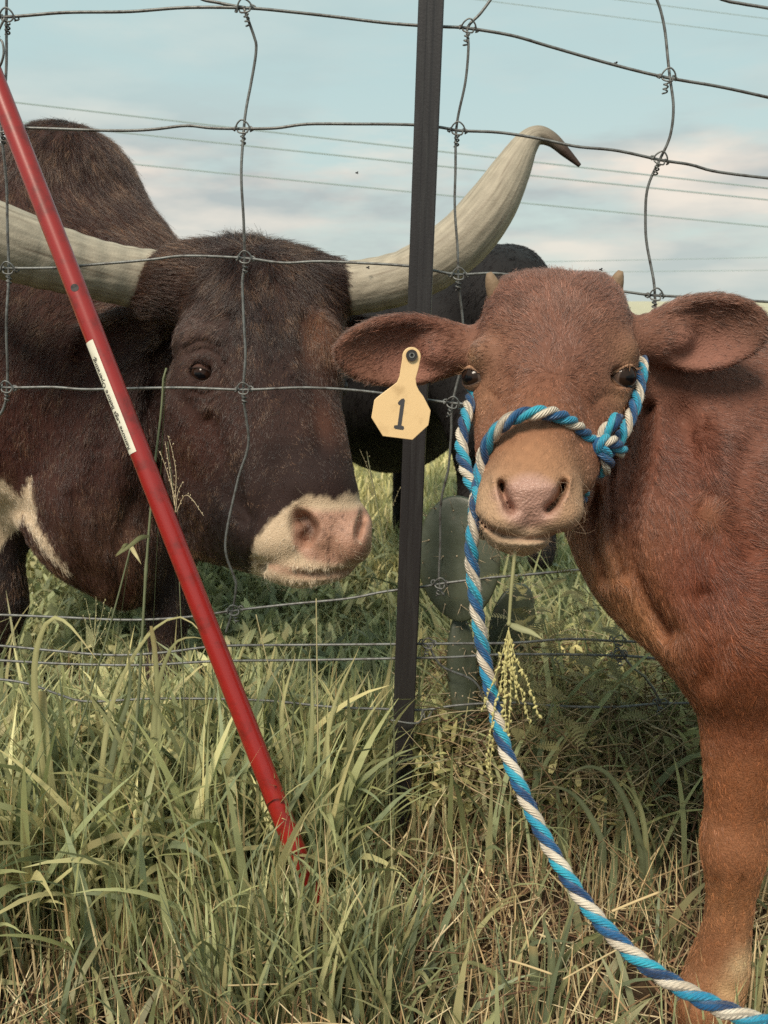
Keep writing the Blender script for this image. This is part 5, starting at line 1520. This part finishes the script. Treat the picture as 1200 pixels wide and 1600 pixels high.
field('meadow_grass', 70000, None, (2.9, 24), (.04, .11), (.006, .014), PALE, g, (0, .8), (.2, 1.3), S=3, bright=1.2, power=1.5)
# feathery leaves of the thicket
def fronds(n, g):
    parts = []
    for _ in range(n):
        px, py, t = g.uniform(790, 985), g.uniform(890, 1200), g.uniform(1.42, 1.62)
        c = W(px, py, t)
        az, el = g.uniform(0, 2 * np.pi), g.uniform(-.4, .5)
        d = np.array((math.cos(az) * math.cos(el), math.sin(az) * math.cos(el) * .7, math.sin(el)))
        d /= np.linalg.norm(d); s = np.cross(d, (g.normal(0, .4), g.normal(0, .4), 1)); s /= np.linalg.norm(s)
        l = g.uniform(.03, .055); nl = 9
        for k in range(nl):
            b0 = c + d * l * (k + 1) / nl - np.array((0, 0, .012 * (k / nl) ** 2))
            ll = .011 * math.sin(math.pi * (k + 1.2) / (nl + 1.6))
            for sg in (-1, 1):
                e_ = s * sg * ll + d * ll * .3; w_ = d * .0019
                parts.append((np.array((b0 - w_, b0 + w_, b0 + e_ + w_ * .5, b0 + e_ - w_ * .5)), np.array([[0, 1, 2, 3]])))
        parts.append((np.array((c - s * .0005, c + s * .0005, c + d * l + s * .0003, c + d * l - s * .0003)), np.array([[0, 1, 2, 3]])))
    V, Q = join_parts(parts)
    cc = np.tile(lin(132, 126, 86) * .95, (len(V), 1)) * (1 + .35 * hashn(V, 30, 2))[:, None]
    tag(link('feathery_leaves', mesh_from(V, Q, False, cc), M['blade']), kind='stuff')
fronds(170, g)
# ------------------------------------------------------------------ single grasses one can point to
def leaf_obj(name, pts, wpx, parent, c, twist=0.0, prof=None, fold=.25):
    """one grass blade along landmarks (px, py, t) with its width in photo pixels"""
    n = 26
    p = spline(rooted(pts), n)
    s = np.linspace(0, 1, n)
    T, A_, B_ = frames(p)
    tm = np.mean([q[2] for q in pts])
    view = p - np.array((0, 0, H)); view /= np.linalg.norm(view, axis=1, keepdims=True)
    side = np.cross(T, view); side /= np.linalg.norm(side, axis=1, keepdims=True) + 1e-9
    back = np.cross(side, T)
    ang = (twist * s + .25)[:, None]
    sd = side * np.cos(ang) + back * np.sin(ang); nr = np.cross(T, sd)
    hw = (np.minimum(1, .45 + 3 * s) * (1 - s ** 2.4) + .03 if prof is None else np.interp(s, *prof)) * wpx * tm / F / 2
    V = np.stack((p - sd * hw[:, None], p + nr * (hw * fold)[:, None], p + sd * hw[:, None]), 1).reshape(-1, 3)
    i = np.arange(n - 1)[:, None] * 3 + np.arange(2)[None]
    Q = np.stack((i, i + 1, i + 4, i + 3), -1).reshape(-1, 4)
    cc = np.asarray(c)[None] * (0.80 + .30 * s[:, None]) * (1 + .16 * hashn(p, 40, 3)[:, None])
    dry = np.clip((s - .86) / .14 + .5 * hashn(p, 60, 7), 0, 1)[:, None] * .7
    cc = cc * (1 - dry) + lin(188, 164, 116) * .7 * dry
    cc = np.repeat(cc[:, None], 3, 1); cc[:, 1] *= 1.25; cc[:, 0] *= .92
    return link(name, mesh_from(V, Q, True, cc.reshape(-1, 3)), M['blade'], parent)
def rooted(pts):
    """a blade that starts low in the stand is carried down to the ground it grows from"""
    if pts[0][1] < 1150: return [W(*q) for q in pts]
    tg = H / (SP - (800 - pts[0][1]) / F * CP)
    f = min(tg, 1.40) / pts[0][2]
    p = [W(a, b_, t * f) for a, b_, t in pts]
    if p[0][2] > 0.02:
        q = p[0].copy(); q[2] = ground_z(q[0], q[1]); p = [q] + p
    return p
def stem_obj(pts, r0, r1, parent, c, nodes=()):
    n = 44
    p = spline(rooted(pts), n)
    r = np.linspace(r0, r1, n)
    for k in nodes: r += r0 * .55 * np.exp(-((np.linspace(0, 1, n) - k) / .012) ** 2)
    V, Q, uv = tube(p, r, 7)
    cc = np.tile(np.asarray(c), (len(V), 1)) * (1 + .12 * hashn(V, 60, 1))[:, None]
    return link('stem', mesh_from(V, Q, True, cc, uv), M['blade'], parent)
def seeds_obj(branches, parent, c, size=.0016, gap=.0052, jig=.0012, name='seed_head', seed=3):
    gg = np.random.default_rng(seed)
    parts = []
    for br in branches:
        p = spline([W(*q) for q in br], 40)
        v, q, _ = tube(p, np.linspace(.0006, .0003, 40), 4, False); parts.append((v, q))
        ln = np.r_[0, np.cumsum(np.linalg.norm(np.diff(p, axis=0), axis=1))]
        for s in np.arange(ln[-1] * .12, ln[-1], gap):
            b_ = np.array([np.interp(s, ln, p[:, k]) for k in range(3)]) + gg.normal(0, jig, 3)
            sz = size * gg.uniform(.7, 1.2)
            v, q = ball((0, 0, 0), (sz * .75, sz * .75, sz * 1.5), 6, 4)
            a_ = gg.normal(0, .5)
            R = np.array(((math.cos(a_), 0, math.sin(a_)), (0, 1, 0), (-math.sin(a_), 0, math.cos(a_))))
            parts.append((v @ R.T + b_, q))
    V, Q = join_parts(parts)
    cc = np.tile(np.asarray(c), (len(V), 1)) * (1 + .18 * hashn(V, 300, 1))[:, None]
    return link(name, mesh_from(V, Q, True, cc), M['blade'], parent)
def plant(label, cat='grass', base=None, name='grass_plant'):
    return tag(empty(name, base), label, cat)
GR, GL, GP, ST = lin(150, 150, 108) * .85, lin(168, 164, 118) * .9, lin(126, 132, 100) * .75, lin(196, 184, 140) * .9

p = plant('tallest bare grass stalk with a bent pale tip right of the red tube leg', base=WZ(212, 1190, 0), name='grass_stalk')
stem_obj([(206, 1230, 1.27), (215, 1110, 1.27), (222, 1000, 1.27), (229, 880, 1.27), (240, 745, 1.27), (252, 640, 1.27), (256, 582, 1.27), (260, 575, 1.268)], .0030, .0016, p, GP * 1.2, (.28, .62))
leaf_obj('leaf', [(232, 838, 1.265), (218, 841, 1.25), (203, 853, 1.24), (180, 870, 1.23)], 8, p, GR)
p = plant('slanting grass stalk topped by two small split leaves left of the tallest stalk', base=WZ(128, 1150, 0), name='grass_stalk')
stem_obj([(110, 1200, 1.29), (135, 1105, 1.29), (160, 1020, 1.29), (185, 930, 1.29), (205, 852, 1.29)], .0021, .0013, p, GP * 1.1, (.5,))
leaf_obj('leaf', [(205, 852, 1.29), (208, 860, 1.28), (214, 870, 1.27), (221, 882, 1.27)], 7, p, ST)
leaf_obj('leaf', [(203, 856, 1.29), (196, 852, 1.28), (190, 860, 1.28), (180, 868, 1.27)], 7, p, GR)
p = plant('big pale grass blade arching over in a hook at the left edge of the stand', base=WZ(80, 1420, 0))
leaf_obj('leaf', [(92, 1420, 1.14), (74, 1280, 1.14), (58, 1130, 1.13), (54, 1040, 1.12), (66, 985, 1.11), (84, 965, 1.10), (105, 974, 1.08), (128, 1000, 1.06), (152, 1032, 1.05)], 17, p, GL)
leaf_obj('leaf', [(100, 1400, 1.12), (86, 1280, 1.12), (70, 1170, 1.12), (63, 1080, 1.12)], 22, p, GL, prof=((0, .5, .97, 1), (.35, .9, 1, .9)))
leaf_obj('leaf', [(60, 1330, 1.13), (20, 1230, 1.1), (-10, 1150, 1.08), (-25, 1110, 1.07)], 16, p, GR)
p = plant('grass tuft with long arching leaves reaching to the middle of the red tube leg', base=WZ(190, 1330, 0))
leaf_obj('leaf', [(150, 1330, 1.2), (165, 1150, 1.2), (190, 1060, 1.2), (232, 992, 1.19), (268, 966, 1.18), (296, 970, 1.17), (330, 1006, 1.15)], 11, p, GL)
leaf_obj('leaf', [(230, 1320, 1.2), (240, 1150, 1.2), (248, 1070, 1.19), (268, 1012, 1.17), (292, 996, 1.15), (318, 998, 1.13)], 16, p, GR)
leaf_obj('leaf', [(160, 1300, 1.19), (180, 1160, 1.19), (202, 1085, 1.18), (198, 1010, 1.17), (175, 990, 1.16)], 14, p, GP)
leaf_obj('leaf', [(240, 1310, 1.2), (248, 1150, 1.2), (243, 1030, 1.19), (236, 978, 1.18)], 10, p, GR, prof=((0, .5, .96, 1), (.5, .9, .9, .5)))
leaf_obj('leaf', [(215, 1320, 1.19), (196, 1180, 1.18), (150, 1100, 1.16), (108, 1066, 1.14)], 14, p, GR)
p = plant('thin grass stem with a fine open seed head beside the cheek of the bull', base=WZ(285, 1180, 0), name='grass_stalk')
stem_obj([(292, 1200, 1.30), (284, 1000, 1.30), (278, 860, 1.30), (273, 790, 1.30), (262, 690, 1.30)], .0012, .0005, p, GP * 1.2)
seeds_obj([[(273, 790, 1.3), (266, 740, 1.3), (258, 690, 1.3)], [(273, 790, 1.3), (275, 740, 1.3), (268, 700, 1.3), (262, 680, 1.3)], [(274, 780, 1.3), (262, 740, 1.3), (250, 705, 1.3)], [(276, 800, 1.3), (288, 775, 1.29), (300, 780, 1.28), (318, 806, 1.27)], [(274, 800, 1.3), (278, 770, 1.3), (286, 752, 1.3)]], p, lin(214, 198, 166), .0009, .0065, .0014, seed=4)
p = plant('low feathery seed head poking up under the dewlap of the bull', base=WZ(146, 1180, 0), name='grass_stalk')
stem_obj([(138, 1200, 1.30), (142, 1080, 1.30), (146, 1000, 1.30), (150, 955, 1.30)], .0012, .0006, p, GR)
seeds_obj([[(148, 990, 1.3), (150, 960, 1.3), (150, 932, 1.3)], [(147, 1000, 1.3), (140, 965, 1.3), (134, 935, 1.3)], [(147, 1000, 1.3), (158, 965, 1.3), (164, 935, 1.3)], [(147, 1020, 1.3), (138, 990, 1.3), (130, 960, 1.3)], [(147, 1010, 1.3), (162, 985, 1.3), (174, 950, 1.3)]], p, lin(190, 184, 140) * .9, .0010, .006, .0014, seed=6)
p = plant('slender seeded grass stem standing between the pink muzzle and the steel post', base=WZ(612, 1160, 0), name='grass_stalk')
stem_obj([(616, 1180, 1.5), (610, 1000, 1.5), (602, 880, 1.5), (590, 790, 1.5), (574, 712, 1.5)], .0011, .0005, p, GP)
seeds_obj([[(588, 780, 1.5), (578, 740, 1.5), (562, 702, 1.5)], [(585, 765, 1.5), (577, 730, 1.5), (573, 705, 1.5)], [(598, 850, 1.5), (610, 800, 1.5), (626, 760, 1.5)], [(592, 800, 1.5), (582, 772, 1.5), (572, 758, 1.5)]], p, lin(150, 140, 108), .0010, .008, .0012, seed=8)
p = plant('straight dry grass stem standing below the chin of the bull', base=WZ(497, 1240, 0), name='grass_stalk')
stem_obj([(498, 1250, 1.36), (496, 1100, 1.36), (495, 1010, 1.36), (494, 935, 1.36)], .0016, .0009, p, ST)
p = plant('pale broken stem leaning left of the chin of the bull', base=WZ(452, 1200, 0), name='grass_stalk')
stem_obj([(462, 1215, 1.34), (442, 1090, 1.34), (420, 1040, 1.34), (400, 960, 1.34)], .0014, .0008, p, ST)
p = plant('upright grass clump with broad pale leaves between red tube leg and post', base=WZ(500, 1380, 0))
leaf_obj('leaf', [(470, 1380, 1.2), (455, 1230, 1.2), (440, 1120, 1.2), (462, 1020, 1.2)], 15, p, GL)
leaf_obj('leaf', [(505, 1380, 1.2), (505, 1230, 1.2), (520, 1110, 1.2), (562, 1010, 1.19)], 13, p, GL)
leaf_obj('leaf', [(520, 1380, 1.22), (530, 1230, 1.22), (570, 1130, 1.22), (616, 1070, 1.2)], 10, p, GL)
leaf_obj('leaf', [(485, 1380, 1.2), (480, 1250, 1.2), (488, 1120, 1.2), (485, 1030, 1.2)], 16, p, GR)
leaf_obj('leaf', [(470, 1380, 1.2), (430, 1260, 1.18), (380, 1220, 1.15), (330, 1232, 1.13)], 11, p, GR)
p = plant('dark green leaf lying across the foot of the red tube leg', base=WZ(470, 1400, 0))
leaf_obj('leaf', [(470, 1400, 1.13), (466, 1310, 1.12), (440, 1245, 1.11), (405, 1205, 1.11), (375, 1160, 1.11)], 20, p, GP)
leaf_obj('leaf', [(452, 1400, 1.13), (436, 1300, 1.13), (430, 1210, 1.13), (408, 1160, 1.13), (384, 1120, 1.12)], 9, p, GL)
p = plant('arching green leaf in the thicket to the right of the lead rope', base=WZ(1000, 1340, 0))
leaf_obj('leaf', [(1004, 1345, 1.22), (985, 1270, 1.21), (955, 1215, 1.2), (925, 1198, 1.19), (895, 1206, 1.18), (872, 1226, 1.17)], 14, p, GP)
leaf_obj('leaf', [(1010, 1345, 1.22), (1005, 1280, 1.22), (990, 1240, 1.22), (960, 1214, 1.2)], 12, p, GR)
p = plant('long drooping leaf beside the lead rope below the cactus', base=WZ(930, 1400, 0))
leaf_obj('leaf', [(942, 1330, 1.12), (930, 1290, 1.12), (905, 1250, 1.12), (878, 1232, 1.11), (842, 1228, 1.1)], 15, p, GP)
leaf_obj('leaf', [(1010, 1440, 1.1), (1016, 1380, 1.1), (1010, 1335, 1.1), (996, 1310, 1.09)], 16, p, GP)
p = plant('low green tuft in the straw at the bottom middle of the picture', base=WZ(585, 1560, 0))
for e_, wd in ((((575, 1600), (580, 1500), (600, 1430), (640, 1408)), 15), (((590, 1600), (600, 1530), (606, 1480), (640, 1500)), 12), (((600, 1600), (560, 1540), (530, 1525), (505, 1560)), 11), (((610, 1600), (640, 1540), (660, 1520), (690, 1575)), 13), (((580, 1600), (545, 1510), (520, 1480), (490, 1470)), 10), (((612, 1600), (628, 1500), (618, 1460), (610, 1440)), 9)):
    leaf_obj('leaf', [(a, b_, 1.02 - .02 * k) for k, (a, b_) in enumerate(e_)], wd, p, GR)
p = plant('pair of broad upright leaves in the straw at the lower left', base=WZ(372, 1560, 0))
leaf_obj('leaf', [(362, 1580, 1.05), (368, 1500, 1.05), (370, 1440, 1.05), (378, 1400, 1.04)], 22, p, GP)
leaf_obj('leaf', [(388, 1580, 1.05), (392, 1530, 1.05), (405, 1480, 1.04), (436, 1455, 1.02)], 22, p, GP)
p = plant('broad cut leaf blade standing under the lead rope at the bottom', base=WZ(834, 1600, 0))
leaf_obj('leaf', [(834, 1620, 1.0), (836, 1560, 1.0), (833, 1478, 1.0)], 17, p, GP, prof=((0, .1, .97, 1), (.8, 1, 1, .95)))
leaf_obj('leaf', [(842, 1620, 1.0), (880, 1540, .98), (900, 1510, .97), (906, 1560, .95)], 12, p, GR)
leaf_obj('leaf', [(820, 1620, 1.0), (790, 1540, .99), (740, 1505, .98), (690, 1512, .96)], 13, p, GR)
leaf_obj('leaf', [(846, 1620, 1.0), (862, 1500, .99), (850, 1440, .99), (858, 1420, .98)], 18, p, GP)
p = plant('small folded leaf in front of the fetlock of the calf', base=WZ(1160, 1600, 0))
leaf_obj('leaf', [(1162, 1612, 1.02), (1159, 1560, 1.01), (1150, 1532, 1.0), (1128, 1522, .99), (1098, 1534, .98)], 10, p, GP, prof=((0, .3, .6, .95, 1), (.4, .6, 1, .9, .7)))
leaf_obj('leaf', [(1185, 1620, 1.03), (1180, 1550, 1.03), (1195, 1490, 1.02), (1225, 1450, 1.0)], 13, p, GR)
for lb, a, b_, r in (('thick pale dry stalk lying right of the lead rope', (956, 1424, 1.1), (1030, 1394, 1.12), .0016),
                     ('dry straw stalk lying across the bottom middle', (795, 1500, 1.0), (862, 1522, 1.0), .0013),
                     ('dry bent straw at the lower right by the lead rope', (880, 1530, 1.0), (990, 1470, 1.04), .0010)):
    o = tube_obj('straw_stalk', spline([W(*a), (W(*a) + W(*b_)) / 2 + (0, 0, .0005), W(*b_)], 14), r, None, None, 8)
    me = o.data; at = me.attributes.new('col', 'FLOAT_COLOR', 'POINT')
    at.data.foreach_set('color', np.tile(np.r_[lin(206, 182, 138) * .85, 1], len(me.vertices)).astype(np.float32)); me.materials.append(M['straw'])
    tag(o, lb, 'straw')

# the stem the calf is chewing, its seed head hanging down
p = plant('long grass stem with a hanging yellow seed head held in the mouth of the calf', base=W(807, 842, .89), name='grass_stalk')
stem_obj([(807, 838, .885), (804, 868, .875), (799, 920, .87), (795, 978, .868)], .0021, .0016, p, GL, (.98,))
leaf_obj('leaf', [(795, 975, .868), (815, 983, .862), (830, 988, .858), (848, 999, .85)], 11, p, GR)
seeds_obj([[(795, 980, .868), (791, 1040, .868), (786, 1110, .868), (770, 1160, .87), (765, 1215, .87)],
           [(795, 985, .868), (806, 1030, .866), (822, 1060, .866), (843, 1122, .866)],
           [(795, 990, .868), (803, 1050, .866), (814, 1080, .866), (828, 1132, .866)],
           [(794, 985, .868), (785, 1020, .868), (772, 1060, .868), (752, 1112, .868)],
           [(794, 1000, .868), (798, 1060, .866), (796, 1120, .866), (788, 1200, .866)],
           [(793, 1000, .868), (782, 1070, .866), (772, 1110, .866), (762, 1180, .868), (768, 1225, .868)],
           [(793, 1000, .868), (788, 1060, .866), (790, 1130, .864), (782, 1170, .864)],
           [(795, 985, .868), (800, 1030, .866), (806, 1080, .866), (812, 1100, .866)]], p, lin(214, 204, 142) * .95, .0017, .0046, .0010, seed=12)

# flies
def fly(px, py, t, label, s=1.0):
    c = W(px, py, t)
    root = tag(empty('fly', c), label, 'fly')
    v, q = ball(c, (.0030 * s, .0016 * s, .0016 * s), 8, 6); link('body', mesh_from(v, q, True), M['dark'], root)
    for k in (-1, 1):
        w_ = np.array((c, c + (.0016 * s, -.0006, .0030 * s * k), c + (.0044 * s, -.0008, .0022 * s * k), c + (.0040 * s, 0, .0006 * s * k)))
        link('wing', mesh_from(w_, np.array([[0, 1, 2, 3]]), False), M['dark'], root)
fly(557, 270, 1.6, 'small fly in the air left of the steel post', .8)
fly(938, 421, 1.2, 'small fly hovering above the poll of the calf', .7)
fly(961, 99, 1.45, 'small fly sitting on the top fence wire right of the post', 1.0)
fly(574, 418, 1.69, 'small fly sitting on the base of the long horn near the post', 1.0)
